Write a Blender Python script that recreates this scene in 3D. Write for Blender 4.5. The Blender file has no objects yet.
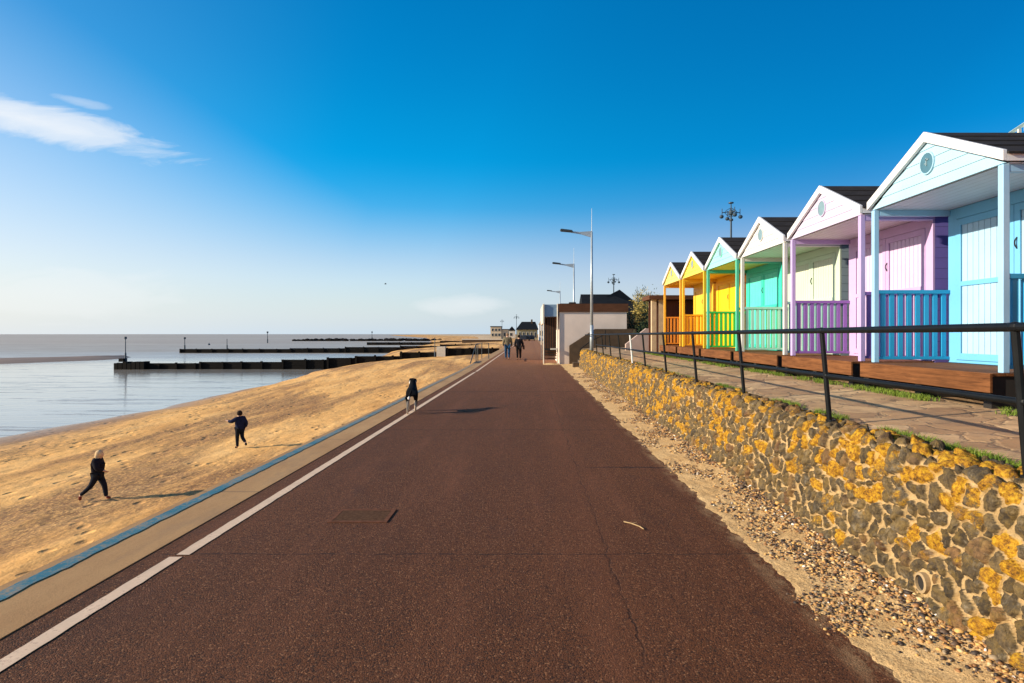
import bpy, bmesh, math, random
import numpy as np
from mathutils import Vector, noise as mn, Matrix
random.seed(7); rng = np.random.default_rng(7)
S = bpy.context.scene; C = S.collection
R = math.radians
F = 569.0; EYE = 1.7
# ------------------------------------------------------------------ materials
def newmat(name):
    m = bpy.data.materials.new(name); m.use_nodes = True
    nt = m.node_tree; b = nt.nodes['Principled BSDF']
    return m, nt, b
def nd(nt, t, **kw):
    n = nt.nodes.new(t)
    for k, v in kw.items():
        if k.startswith('i_'):
            n.inputs[k[2:]].default_value = v
        else: setattr(n, k, v)
    return n
def L(nt, a, b): nt.links.new(a, b)
def ramp(nt, fac, stops, interp='LINEAR'):
    r = nt.nodes.new('ShaderNodeValToRGB'); r.color_ramp.interpolation = interp
    e = r.color_ramp.elements
    while len(e) < len(stops): e.new(0.5)
    for i, (p, c) in enumerate(stops):
        e[i].position = p; e[i].color = (c[0], c[1], c[2], 1) if hasattr(c, '__len__') else (c, c, c, 1)
    L(nt, fac, r.inputs[0]); return r.outputs[0]
def mixc(nt, fac, a, b, mode='MIX'):
    m = nt.nodes.new('ShaderNodeMix'); m.data_type = 'RGBA'; m.blend_type = mode
    for sock, v in ((m.inputs[0], fac), (m.inputs[6], a), (m.inputs[7], b)):
        if hasattr(v, 'is_linked'): L(nt, v, sock)
        elif hasattr(v, '__len__'): sock.default_value = (v[0], v[1], v[2], 1)
        else: sock.default_value = v
    return m.outputs[2]
def math_(nt, op, a, b=None, clamp=False):
    m = nt.nodes.new('ShaderNodeMath'); m.operation = op; m.use_clamp = clamp
    for i, v in ((0, a), (1, b)):
        if v is None: continue
        if hasattr(v, 'is_linked'): L(nt, v, m.inputs[i])
        else: m.inputs[i].default_value = v
    return m.outputs[0]
def coords(nt, scale=(1,1,1), obj=False):
    if obj:
        tc = nt.nodes.new('ShaderNodeTexCoord'); src = tc.outputs['Object']
    else:
        g = nt.nodes.new('ShaderNodeNewGeometry'); src = g.outputs['Position']
    mp = nt.nodes.new('ShaderNodeMapping'); mp.inputs['Scale'].default_value = scale
    L(nt, src, mp.inputs['Vector']); return mp.outputs[0]
def noi(nt, vec, scale, detail=4, rough=.55, dist=0):
    n = nd(nt, 'ShaderNodeTexNoise', i_Scale=scale, i_Detail=detail, i_Roughness=rough, i_Distortion=dist)
    L(nt, vec, n.inputs['Vector']); return n.outputs['Fac']
def bump(nt, b, h, strength=.3, dist=.01, prev=None):
    n = nd(nt, 'ShaderNodeBump', i_Strength=strength, i_Distance=dist)
    L(nt, h, n.inputs['Height'])
    if prev is not None: L(nt, prev, n.inputs['Normal'])
    L(nt, n.outputs[0], b.inputs['Normal']); return n.outputs[0]
def simple(name, col, rough=.6, var=.12, scale=6, bmp=.1, metal=0, stretch=(1,1,1), spec=.5):
    m, nt, b = newmat(name)
    v = coords(nt, stretch, obj=True)
    f = noi(nt, v, scale, 6, .6)
    lo = [c*(1-var) for c in col]; hi = [min(1, c*(1+var)) for c in col]
    L(nt, ramp(nt, f, [(.3, lo), (.7, hi)]), b.inputs['Base Color'])
    b.inputs['Roughness'].default_value = rough; b.inputs['Metallic'].default_value = metal
    b.inputs['Specular IOR Level'].default_value = spec
    if bmp: bump(nt, b, noi(nt, v, scale*8, 3), bmp, .004)
    return m
PAINT = {}
def paint(col, board=None):
    key = (tuple(col), board)
    if key in PAINT: return PAINT[key]
    m, nt, b = newmat('painted_timber')
    v = coords(nt, (1,1,1))
    f = noi(nt, v, 2.2, 6, .65)
    base = ramp(nt, f, [(.3, [c*.9 for c in col]), (.65, col)])
    # weather streaks and grime specks
    s = noi(nt, coords(nt, (9, 9, .9)), 3, 5, .7)
    base = mixc(nt, ramp(nt, s, [(.56, 0), (.8, .32)]), base, [c*.62+.03 for c in col])
    wn_ = noi(nt, coords(nt, (14, 14, 3)), 2.0, 6, .8)
    base = mixc(nt, ramp(nt, wn_, [(.66, 0), (.72, .5)]), base, [min(1, c*.5+.12) for c in col])
    n1 = bump(nt, b, noi(nt, coords(nt, (60, 60, 6)), 1.5, 3), .2, .003)
    if board:
        g = coords(nt); sx = nt.nodes.new('ShaderNodeSeparateXYZ'); L(nt, g, sx.inputs[0])
        ax = sx.outputs[2] if board[0] == 'z' else (sx.outputs[1] if board[0] == 'y' else sx.outputs[0])
        t = math_(nt, 'FRACT', math_(nt, 'MULTIPLY', ax, 1/board[1]))
        if board[0] == 'z': h = math_(nt, 'SUBTRACT', 1.0, t)
        else: h = ramp(nt, t, [(0, 0), (.05, 1), (.95, 1), (1, 0)])
        bump(nt, b, h, .9, .012 if board[0] == 'z' else .006, n1)
        gap = ramp(nt, t, [(0, .45), (.045, 1), (.965, 1), (1, .45)])
        base = mixc(nt, 1.0, base, gap, 'MULTIPLY')
    L(nt, base, b.inputs['Base Color']); b.inputs['Roughness'].default_value = .5
    PAINT[key] = m; return m

def m_asphalt():
    m, nt, b = newmat('red_asphalt'); v = coords(nt)
    sx = nt.nodes.new('ShaderNodeSeparateXYZ'); L(nt, v, sx.inputs[0]); X, Y = sx.outputs[0], sx.outputs[1]
    big = noi(nt, coords(nt, (1, .35, 1)), .9, 5, .6)
    col = ramp(nt, big, [(.3, (.15, .043, .012)), (.7, (.205, .062, .017))])
    g = noi(nt, v, 150, 3, .75)
    col = mixc(nt, ramp(nt, g, [(.42, 0), (.62, .85)]), mixc(nt, .6, col, (.014, .006, .004)), mixc(nt, .45, col, (.30, .12, .05)))
    vo = nd(nt, 'ShaderNodeTexVoronoi', i_Scale=110); L(nt, v, vo.inputs['Vector'])
    sr = nt.nodes.new('ShaderNodeSeparateColor'); L(nt, vo.outputs['Color'], sr.inputs[0])
    col = mixc(nt, ramp(nt, sr.outputs[0], [(.90, 0), (.94, .55)]), col, (.40, .19, .09))
    col = mixc(nt, ramp(nt, sr.outputs[1], [(.74, 0), (.80, .7)]), col, (.015, .008, .006))
    # worn, sandier patches and dusty streaks along the way
    p = noi(nt, coords(nt, (2.5, .25, 1)), 1.0, 6, .7)
    col = mixc(nt, ramp(nt, p, [(.5, 0), (.75, .45)]), col, (.23, .085, .04))
    p2 = noi(nt, coords(nt, (1, .6, 1)), 2.3, 6, .7)
    col = mixc(nt, ramp(nt, p2, [(.55, 0), (.78, .4)]), col, (.055, .026, .022))
    bl = noi(nt, coords(nt, (1.6, .9, 1)), .55, 7, .72)
    col = mixc(nt, ramp(nt, bl, [(.55, 0), (.68, .4)]), col, (.065, .024, .014))
    sw_ = noi(nt, coords(nt, (6, .12, 1)), 1.0, 4, .6)
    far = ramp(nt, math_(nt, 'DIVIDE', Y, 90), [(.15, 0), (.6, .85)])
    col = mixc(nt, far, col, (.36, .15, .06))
    # cracks, lay joints and one painted shadow line
    w = noi(nt, coords(nt, (1, 1, 1)), 3.0, 5, .7)
    def line(axis, pos, amp, width, s=1.0, wob=w):
        d = math_(nt, 'ABSOLUTE', math_(nt, 'ADD', math_(nt, 'SUBTRACT', axis, pos), math_(nt, 'MULTIPLY', math_(nt, 'SUBTRACT', wob, .5), amp)))
        return ramp(nt, math_(nt, 'DIVIDE', d, width), [(0, s), (.5, s*.6), (1, 0)])
    brk = ramp(nt, noi(nt, v, 5, 3), [(.4, .1), (.55, 1)])
    c1 = line(X, .60, .22, .009, .6)
    c2 = line(Y, 4.40, .09, .016, .7); c2 = math_(nt, 'MULTIPLY', c2, brk)
    c3 = line(Y, 10.1, .1, .05, .4); c4 = line(Y, 16.8, .2, .08, .5)
    side = ramp(nt, X, [(.0, 0), (.02, 1)])
    shadow_line = math_(nt, 'MULTIPLY', line(Y, 7.25, .25, .04, .8), ramp(nt, X, [(.7, 0), (.8, 1)]))  # shadow across the right side, drawn into the asphalt colour
    c1 = math_(nt, 'MULTIPLY', c1, ramp(nt, noi(nt, v, 1.3, 3), [(.35, .25), (.55, 1)]))
    dark_lines = math_(nt, 'MAXIMUM', math_(nt, 'MAXIMUM', c1, c2), math_(nt, 'MAXIMUM', math_(nt, 'MAXIMUM', c3, c4), shadow_line))
    col = mixc(nt, line(X, .50, .3, .3, .22), col, (.2, .07, .03))
    col = mixc(nt, dark_lines, col, (.012, .008, .008))
    # blown sand
    sand = noi(nt, coords(nt, (1, .5, 1)), 3.5, 8, .75)
    edge = ramp(nt, X, [(0, 0), (1, 0)])
    e2 = math_(nt, 'SUBTRACT', 1.0, math_(nt, 'MULTIPLY', math_(nt, 'SUBTRACT', 1.80, X), 5.0), True)
    col = mixc(nt, math_(nt, 'MULTIPLY', ramp(nt, sand, [(.46, 0), (.62, 1)]), e2), col, (.5, .33, .17))
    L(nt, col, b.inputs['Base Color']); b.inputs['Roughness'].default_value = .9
    b.inputs['Specular IOR Level'].default_value = .25
    h = math_(nt, 'ADD', math_(nt, 'MULTIPLY', g, 1.0), math_(nt, 'MULTIPLY', vo.outputs['Distance'], -.8))
    n1 = bump(nt, b, h, 1.0, .010)
    n2 = bump(nt, b, noi(nt, v, 2.0, 4), .25, .05, n1)
    bump(nt, b, math_(nt, 'MULTIPLY', dark_lines, -1.0), .7, .02, n2)
    return m
def m_concrete(name='concrete', c0=(.35, .175, .058), c1=(.49, .275, .105)):
    m, nt, b = newmat(name); v = coords(nt)
    n1 = noi(nt, coords(nt, (1, .3, 1)), 2.2, 7, .65)
    col = ramp(nt, n1, [(.3, c0), (.7, c1)])
    g = noi(nt, v, 90, 3, .7)
    col = mixc(nt, ramp(nt, g, [(.5, 0), (.75, .5)]), col, [c*.45 for c in c0])
    sx = nt.nodes.new('ShaderNodeSeparateXYZ'); L(nt, v, sx.inputs[0])
    t = math_(nt, 'FRACT', math_(nt, 'DIVIDE', sx.outputs[1], 3.05))
    j = ramp(nt, t, [(0, 1), (.004, 1), (.007, 0), (1, 0)])
    col = mixc(nt, math_(nt, 'MULTIPLY', j, .8), col, (.05, .035, .025))
    st = noi(nt, coords(nt, (2, .6, 1)), 1.4, 6, .7)
    col = mixc(nt, ramp(nt, st, [(.55, 0), (.75, .45)]), col, (.17, .11, .07))
    L(nt, col, b.inputs['Base Color']); b.inputs['Roughness'].default_value = .9
    bump(nt, b, math_(nt, 'ADD', g, n1), .35, .006); return m
def m_line(name, col, wear=(.5, .62), under=(.17, .08, .06)):
    m, nt, b = newmat(name); v = coords(nt)
    n1 = noi(nt, v, 45, 6, .75); n2 = noi(nt, v, 3, 5, .7)
    base = ramp(nt, n2, [(.3, [c*.72 for c in col]), (.7, col)])
    w = math_(nt, 'ADD', math_(nt, 'MULTIPLY', n1, .55), math_(nt, 'MULTIPLY', n2, .45))
    c = mixc(nt, ramp(nt, w, [(wear[0], 0), (wear[1], .85)]), base, under)
    sy = nt.nodes.new('ShaderNodeSeparateXYZ'); L(nt, v, sy.inputs[0])
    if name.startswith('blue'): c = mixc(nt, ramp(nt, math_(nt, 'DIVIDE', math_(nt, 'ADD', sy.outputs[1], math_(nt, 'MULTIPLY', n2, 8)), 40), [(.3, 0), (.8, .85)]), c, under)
    L(nt, c, b.inputs['Base Color']); b.inputs['Roughness'].default_value = .8
    bump(nt, b, n1, .15, .003); return m
def m_sand():
    m, nt, b = newmat('beach_sand'); v = coords(nt)
    sx = nt.nodes.new('ShaderNodeSeparateXYZ'); L(nt, v, sx.inputs[0]); Z = sx.outputs[2]
    n1 = noi(nt, coords(nt, (.55, .16, 1)), .9, 7, .68)
    col = ramp(nt, n1, [(.3, (.55, .26, .068)), (.5, (.82, .43, .125)), (.75, (.90, .53, .19))])
    n2 = noi(nt, coords(nt, (1, .45, 1)), 5, 6, .7)
    col = mixc(nt, ramp(nt, n2, [(.53, 0), (.7, .35)]), col, (.36, .19, .08))
    # bands of coarser dark shingle
    bd = noi(nt, coords(nt, (.22, .035, 1)), 1.6, 4, .6, .5); gr = noi(nt, coords(nt, (1, .6, 1)), 16, 4, .8)
    col = mixc(nt, math_(nt, 'MULTIPLY', ramp(nt, bd, [(.45, 0), (.57, .9)]), ramp(nt, gr, [(.34, 0), (.54, .95)])), col, (.19, .09, .04))
    vp = nd(nt, 'ShaderNodeTexVoronoi', i_Scale=2.4, i_Randomness=1.0); L(nt, coords(nt, (1, .8, 1)), vp.inputs['Vector'])
    pm = ramp(nt, noi(nt, v, .55, 3), [(.45, 0), (.58, 1)])
    pit = math_(nt, 'MULTIPLY', ramp(nt, vp.outputs['Distance'], [(.10, 1), (.30, 0)]), pm)
    col = mixc(nt, math_(nt, 'MULTIPLY', pit, .35), col, (.25, .12, .045))
    tz_ = math_(nt, 'ABSOLUTE', math_(nt, 'ADD', math_(nt, 'SUBTRACT', Z, -2.14), math_(nt, 'MULTIPLY', math_(nt, 'SUBTRACT', noi(nt, coords(nt, (.4, .2, 1)), 1, 5, .7), .5), .25)))
    wr = math_(nt, 'MULTIPLY', ramp(nt, tz_, [(.01, 1), (.045, 0)]), ramp(nt, noi(nt, coords(nt, (1, .5, 1)), 6, 5, .8), [(.5, 0), (.62, .85)]))
    col = mixc(nt, wr, col, (.09, .05, .025))
    sp = noi(nt, v, 38, 2, .8)
    col = mixc(nt, ramp(nt, sp, [(.62, 0), (.72, .5)]), col, (.16, .09, .05))
    wz = math_(nt, 'ADD', Z, math_(nt, 'MULTIPLY', math_(nt, 'SUBTRACT', n1, .5), .22))
    wet = ramp(nt, math_(nt, 'MULTIPLY', math_(nt, 'ADD', wz, 2.5), 1.0), [(.05, 1), (.18, .7), (.34, 0)])
    col = mixc(nt, wet, col, (.30, .165, .07))
    L(nt, col, b.inputs['Base Color'])
    L(nt, ramp(nt, wet, [(0, .95), (1, .28)]), b.inputs['Roughness'])
    b.inputs['Specular IOR Level'].default_value = .3
    dry = math_(nt, 'SUBTRACT', 1.0, wet)
    n3 = bump(nt, b, math_(nt, 'MULTIPLY', noi(nt, coords(nt, (1, .7, 1)), 1.9, 4, .6), dry), .42, .14)
    n3 = bump(nt, b, math_(nt, 'MULTIPLY', pit, -1.0), .8, .07, n3)
    bump(nt, b, math_(nt, 'MULTIPLY', noi(nt, v, 13, 4, .7), dry), .5, .03, n3)
    return m
def m_strip_sand():
    m, nt, b = newmat('gritty_sand'); v = coords(nt)
    n1 = noi(nt, v, 3.2, 6, .65)
    col = ramp(nt, n1, [(.3, (.56, .33, .12)), (.7, (.82, .54, .24))])
    g = noi(nt, v, 80, 3, .8)
    col = mixc(nt, ramp(nt, g, [(.5, 0), (.62, .8)]), col, (.30, .15, .05))
    L(nt, col, b.inputs['Base Color']); b.inputs['Roughness'].default_value = .95
    n2 = bump(nt, b, g, .8, .012); bump(nt, b, noi(nt, v, 14, 4), .6, .04, n2); return m
def m_water():
    m, nt, b = newmat('sea_water'); v = coords(nt)
    sx = nt.nodes.new('ShaderNodeSeparateXYZ'); L(nt, v, sx.inputs[0]); X, Y = sx.outputs[0], sx.outputs[1]
    # shelter: calm film of water inside the sandbank, chop beyond it
    wob = math_(nt, 'MULTIPLY', math_(nt, 'SUBTRACT', noi(nt, coords(nt, (.012, .03, 1)), 1, 5, .7), .5), 90)
    d = math_(nt, 'ADD', Y, wob)
    chop = ramp(nt, math_(nt, 'DIVIDE', d, 400), [(.19, 0), (.34, 1)])
    wx = math_(nt, 'DIVIDE', math_(nt, 'SUBTRACT', 0, X), 500)
    n1 = noi(nt, coords(nt, (.05, .35, 1)), 1.0, 6, .7)
    calm = ramp(nt, n1, [(.3, (.36, .32, .27)), (.7, (.46, .42, .36))])
    rough_c = ramp(nt, noi(nt, coords(nt, (.008, .05, 1)), 1, 6, .72), [(.35, (.38, .27, .17)), (.6, (.48, .37, .25)), (.72, (.74, .66, .54))])
    rough_c = mixc(nt, ramp(nt, noi(nt, coords(nt, (.0015, .009, 1)), 1, 8, .75), [(.4, 0), (.62, .6)]), rough_c, (.52, .44, .34))
    nearc = ramp(nt, math_(nt, 'DIVIDE', d, 400), [(.3, (.9, .95, 1)), (.75, (1, 1, 1))]); rough_c = mixc(nt, 1.0, rough_c, nearc, 'MULTIPLY')
    surf = noi(nt, coords(nt, (.02, .16, 1)), 1, 7, .7, 1.2)
    sf = math_(nt, 'MULTIPLY', ramp(nt, surf, [(.60, 0), (.64, 1), (.70, 0)]), ramp(nt, math_(nt, 'DIVIDE', Y, 400), [(.16, 0), (.22, 1), (.55, .8), (.8, 0)]))
    basec = mixc(nt, sf, mixc(nt, chop, calm, rough_c), (.8, .78, .74))
    sh = noi(nt, coords(nt, (.10, .55, 1)), 1, 6, .72, .8)
    shal = math_(nt, 'MULTIPLY', ramp(nt, sh, [(.54, 0), (.60, .8), (.66, 0)]), ramp(nt, math_(nt, 'DIVIDE', Y, 70), [(.3, 1), (1, .5)]))
    basec = mixc(nt, shal, basec, (.16, .10, .06))
    L(nt, basec, b.inputs['Base Color'])
    L(nt, math_(nt, 'ADD', ramp(nt, chop, [(0, .07), (1, .42)]), math_(nt, 'MULTIPLY', shal, .3)), b.inputs['Roughness'])
    b.inputs['IOR'].default_value = 1.4
    L(nt, ramp(nt, chop, [(0, .8), (1, .4)]), b.inputs['Specular IOR Level'])
    rip = math_(nt, 'ADD', noi(nt, coords(nt, (.6, 1.7, 1)), 1.5, 4, .6), math_(nt, 'MULTIPLY', noi(nt, coords(nt, (.07, .5, 1)), 1.0, 3), 2.0))
    n = nd(nt, 'ShaderNodeBump', i_Distance=.05); L(nt, rip, n.inputs['Height'])
    L(nt, math_(nt, 'ADD', .22, math_(nt, 'MULTIPLY', chop, .6)), n.inputs['Strength'])
    L(nt, n.outputs[0], b.inputs['Normal'])
    return m
def m_paving():
    m, nt, b = newmat('crazy_paving'); v0 = coords(nt)
    wn = nd(nt, 'ShaderNodeTexNoise', i_Scale=2.4, i_Detail=6.0); L(nt, v0, wn.inputs['Vector'])
    v = mixc(nt, .26, v0, wn.outputs['Color'], 'LINEAR_LIGHT')
    vo = nd(nt, 'ShaderNodeTexVoronoi', i_Scale=2.3); L(nt, v, vo.inputs['Vector'])
    ve = nd(nt, 'ShaderNodeTexVoronoi', i_Scale=2.3, feature='DISTANCE_TO_EDGE'); L(nt, v, ve.inputs['Vector'])
    sr = nt.nodes.new('ShaderNodeSeparateColor'); L(nt, vo.outputs['Color'], sr.inputs[0])
    col = ramp(nt, sr.outputs[0], [(0, (.32, .18, .08)), (.5, (.46, .28, .13)), (1, (.60, .40, .20))])
    n1 = noi(nt, v0, 4, 7, .7)
    col = mixc(nt, ramp(nt, n1, [(.42, 0), (.66, .65)]), col, (.17, .10, .055))
    jo = ramp(nt, ve.outputs['Distance'], [(.02, .8), (.06, 0)])
    jn = ramp(nt, noi(nt, v0, 2.4, 5, .7), [(.42, .0), (.62, .8)])
    col = mixc(nt, math_(nt, 'MULTIPLY', jo, jn), col, (.46, .31, .16))
    col = mixc(nt, math_(nt, 'MULTIPLY', ramp(nt, ve.outputs['Distance'], [(.0, .8), (.025, 0)]), 1.0), col, (.07, .04, .02))
    n2 = noi(nt, v0, 1.1, 5, .7)
    col = mixc(nt, ramp(nt, n2, [(.54, 0), (.68, .55)]), col, (.46, .32, .18))
    L(nt, col, b.inputs['Base Color']); b.inputs['Roughness'].default_value = .9
    h = math_(nt, 'SUBTRACT', n1, jo)
    bump(nt, b, h, .5, .02); return m
def m_stone():
    m, nt, b = newmat('lichened_rubble_stone'); v = coords(nt)
    at = nd(nt, 'ShaderNodeAttribute', attribute_name='stone')
    sr = nt.nodes.new('ShaderNodeSeparateColor'); L(nt, at.outputs['Color'], sr.inputs[0]); M_, A, B_ = sr.outputs
    st = ramp(nt, A, [(0, (.06, .045, .028)), (.3, (.14, .10, .055)), (.5, (.075, .062, .045)), (.7, (.19, .135, .07)), (.85, (.10, .075, .05)), (.94, (.28, .15, .06)), (1, (.14, .065, .035))])
    n1 = noi(nt, coords(nt, (1, 1, 1)), 30, 5, .7)
    st = mixc(nt, ramp(nt, n1, [(.4, .0), (.6, .95)]), st, mixc(nt, .7, st, (.03, .022, .015)))
    n4 = noi(nt, v, 12, 5, .7)
    st = mixc(nt, ramp(nt, n4, [(.55, 0), (.7, .5)]), st, (.38, .32, .23))
    n2 = noi(nt, v, 10, 7, .8)
    f = math_(nt, 'ADD', math_(nt, 'MULTIPLY', B_, .80), math_(nt, 'MULTIPLY', n2, .42))
    li = ramp(nt, f, [(.735, 0), (.79, .9), (.86, 1)])
    lc = ramp(nt, noi(nt, v, 34, 6, .8), [(.38, (.10, .05, .012)), (.46, (.34, .15, .012)), (.56, (.56, .30, .015)), (.66, (.68, .42, .04)), (.76, (.56, .42, .17))])
    st = mixc(nt, ramp(nt, n2, [(.45, 0), (.6, .45)]), st, (.30, .19, .05))
    st = mixc(nt, math_(nt, 'MULTIPLY', li, .93), st, lc)
    mo = ramp(nt, noi(nt, v, 9, 5, .7), [(.3, (.34, .22, .09)), (.7, (.66, .46, .23))])
    mo = mixc(nt, ramp(nt, f, [(.74, 0), (.9, .6)]), mo, (.6, .34, .06))
    col = mixc(nt, ramp(nt, M_, [(.3, 0), (.55, 1)]), mo, st)
    L(nt, col, b.inputs['Base Color']); b.inputs['Roughness'].default_value = .92
    b.inputs['Specular IOR Level'].default_value = .25
    n3 = bump(nt, b, n1, 1.0, .03); bump(nt, b, noi(nt, v, 110, 3, .7), .4, .006, n3); return m
def m_pebble():
    m, nt, b = newmat('pebbles')
    at = nd(nt, 'ShaderNodeAttribute', attribute_name='stone')
    sr = nt.nodes.new('ShaderNodeSeparateColor'); L(nt, at.outputs['Color'], sr.inputs[0])
    col = ramp(nt, sr.outputs[0], [(0, (.035, .022, .015)), (.2, (.26, .12, .04)), (.36, (.58, .33, .10)), (.50, (.10, .06, .035)), (.66, (.40, .21, .07)), (.82, (.30, .22, .13)), (.92, (.62, .44, .22)), (.985, (.8, .74, .64))], 'CONSTANT')
    L(nt, mixc(nt, .4, col, noi(nt, coords(nt), 60, 3), 'OVERLAY'), b.inputs['Base Color']); b.inputs['Roughness'].default_value = .65; return m
def m_timber(name, c0, c1, stretch, rough=.8):
    m, nt, b = newmat(name); v = coords(nt, stretch)
    n1 = noi(nt, v, 3, 6, .7, .6)
    col = ramp(nt, n1, [(.3, c0), (.7, c1)])
    n2 = noi(nt, coords(nt), 1.3, 4); col = mixc(nt, ramp(nt, n2, [(.4, 0), (.7, .4)]), col, [c*.5 for c in c0])
    L(nt, col, b.inputs['Base Color']); b.inputs['Roughness'].default_value = rough; b.inputs['Specular IOR Level'].default_value = .15
    bump(nt, b, n1, .5, .006); return m
def m_leaf(name, c0, c1, scale=1.2):
    m, nt, b = newmat(name); v = coords(nt)
    col = ramp(nt, noi(nt, v, scale, 4, .7), [(.3, c0), (.7, c1)])
    L(nt, col, b.inputs['Base Color']); b.inputs['Roughness'].default_value = .75; b.inputs['Specular IOR Level'].default_value = .25
    return m
M = dict(
 asphalt=m_asphalt(), concrete=m_concrete(), sand=m_sand(), strip=m_strip_sand(), water=m_water(), paving=m_paving(),
 stone=m_stone(), pebble=m_pebble(),
 white_line=m_line('cream_line_paint', (.82, .57, .37), (.54, .66)), blue_line=m_line('blue_line_paint', (.010, .17, .24), (.47, .60), (.34, .22, .11)),
 deck=m_timber('brown_deck_timber', (.08, .030, .011), (.25, .10, .036), (6, .8, 12)),
 groyne=m_timber('wet_groyne_timber', (.004, .0035, .003), (.015, .011, .008), (.6, 1, 5), .9),
 weed=simple('green_weed', (.03, .04, .02), .8, .5),
 felt=simple('roofing_felt', (.022, .018, .017), .92, .35, 5, .6, spec=.2),
 white=paint((.74, .73, .72)), rail=simple('black_paint_steel', (.006, .007, .008), .5, .3, 9, .1, spec=.18),
 galv=simple('galvanised_steel', (.42, .46, .48), .45, .15, 3, 0, .35), lampgrey=simple('lamp_head_grey', (.03, .04, .045), .5, .1, 3, 0),
 iron=simple('dark_iron', (.025, .05, .075), .6, .2), cream_wall=simple('painted_render', (.74, .60, .49), .85, .09, 1.2, .3),
 brown=m_timber('brown_board', (.085, .036, .018), (.15, .062, .03), (1, 1, 8)), brownv=m_timber('brown_cladding', (.09, .032, .018), (.155, .055, .03), (9, 9, .6)),
 bluegrey=simple('blue_grey_panel', (.20, .30, .40), .5, .15), tile=simple('dark_roof_tile', (.008, .010, .013), .9, .3, 3, .5, spec=.15),
 brick=simple('dark_brown_brick', (.085, .05, .025), .9, .25, 4, .4), pinkwall=simple('pink_render', (.45, .32, .26), .85, .1, 2, .2),  # brick is one even dark brown
 grass=m_leaf('grass_blades', (.07, .13, .012), (.20, .26, .03), 6), leaf_dark=m_leaf('dark_leaves', (.012, .025, .008), (.04, .055, .015)),
 leaf_yellow=m_leaf('yellow_leaves', (.24, .18, .045), (.50, .37, .10)), bark=simple('bark', (.09, .06, .04), .9),
 handle=simple('dark_metal_handle', (.05, .05, .055), .4, .1, 5, 0, .6), bank=simple('grassy_bank', (.10, .10, .03), .95, .4, .8, .5),
 cover=simple('iron_cover', (.10, .048, .024), .95, .35, 30, .9, spec=.1), coverframe=simple('cover_frame', (.15, .06, .032), .9, .3, 20, .4, spec=.1),
 glass=simple('dark_glass', (.02, .03, .04), .15, .1, 1, 0), offwhite=simple('off_white_stone', (.62, .55, .44), .85, .1),
 farwall=simple('sandy_render', (.60, .46, .30), .85, .15), farsand=simple('far_shore', (.52, .36, .2), .95, .3, .03, 0),
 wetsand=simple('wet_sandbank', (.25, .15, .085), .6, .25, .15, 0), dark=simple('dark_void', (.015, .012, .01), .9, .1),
)
def flat(c, r=.9): return simple('cloth', c, r, .2, 14, .2, spec=.08)
# ------------------------------------------------------------------ mesh builder
class MB:
    def __init__(s): s.v = []; s.f = []
    def add(s, vs, fs):
        o = len(s.v); s.v += [tuple(p) for p in vs]; s.f += [tuple(i+o for i in f) for f in fs]; return s
    def box(s, x0, x1, y0, y1, z0, z1):
        return s.add([(x0,y0,z0),(x1,y0,z0),(x1,y1,z0),(x0,y1,z0),(x0,y0,z1),(x1,y0,z1),(x1,y1,z1),(x0,y1,z1)],
                     [(0,3,2,1),(4,5,6,7),(0,1,5,4),(1,2,6,5),(2,3,7,6),(3,0,4,7)])
    def prism(s, poly, axis, a, b):   # poly in the two other axes, extruded a..b along axis
        n = len(poly)
        def mk(p, t):
            if axis == 0: return (t, p[0], p[1])
            if axis == 1: return (p[0], t, p[1])
            return (p[0], p[1], t)
        vs = [mk(p, a) for p in poly]+[mk(p, b) for p in poly]
        return s.add(vs, [tuple(range(n)), tuple(range(2*n-1, n-1, -1))]+[(i, i+n, (i+1)%n+n, (i+1)%n) for i in range(n)])
    def tube(s, p0, p1, r0, r1=None, n=10, caps=True):
        r1 = r0 if r1 is None else r1
        p0, p1 = Vector(p0), Vector(p1); d = (p1-p0).normalized()
        u = d.cross(Vector((0,0,1)) if abs(d.z) < .9 else Vector((1,0,0))).normalized(); w = d.cross(u)
        vs = []
        for p, r in ((p0, r0), (p1, r1)):
            for i in range(n):
                a = 2*math.pi*i/n; vs.append(p+u*math.cos(a)*r+w*math.sin(a)*r)
        fs = [(i, (i+1)%n, (i+1)%n+n, i+n) for i in range(n)]
        if caps: fs += [tuple(range(n-1, -1, -1)), tuple(range(n, 2*n))]
        return s.add(vs, fs)
    def ball(s, c, r, n=8, sc=(1,1,1)):
        vs = []; fs = []
        for j in range(n+1):
            t = math.pi*j/n
            for i in range(n*2):
                a = math.pi*i/n; vs.append((c[0]+r*sc[0]*math.sin(t)*math.cos(a), c[1]+r*sc[1]*math.sin(t)*math.sin(a), c[2]+r*sc[2]*math.cos(t)))
        for j in range(n):
            for i in range(n*2):
                a = j*2*n+i; b2 = j*2*n+(i+1)%(2*n); fs.append((a, a+2*n, b2+2*n, b2))
        return s.add(vs, fs)
    def build(s, name, m, parent=None, smooth=False, bevel=0, fix=True):
        off = Vector(base(parent)) if parent else Vector((0,0,0))
        me = bpy.data.meshes.new(name); me.from_pydata([tuple(Vector(p)-off) for p in s.v], [], s.f)
        if fix:
            bm = bmesh.new(); bm.from_mesh(me); bmesh.ops.recalc_face_normals(bm, faces=bm.faces); bm.to_mesh(me); bm.free()
        me.materials.append(m)
        if smooth: me.polygons.foreach_set('use_smooth', [True]*len(me.polygons))
        o = bpy.data.objects.new(name, me); C.objects.link(o)
        if parent: o.parent = parent
        if bevel:
            bv = o.modifiers.new('bevel', 'BEVEL'); bv.width = bevel; bv.segments = 2; bv.limit_method = 'ANGLE'
        return o
def base(o):
    p = Vector((0,0,0))
    while o: p += o.location; o = o.parent
    return p
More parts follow.
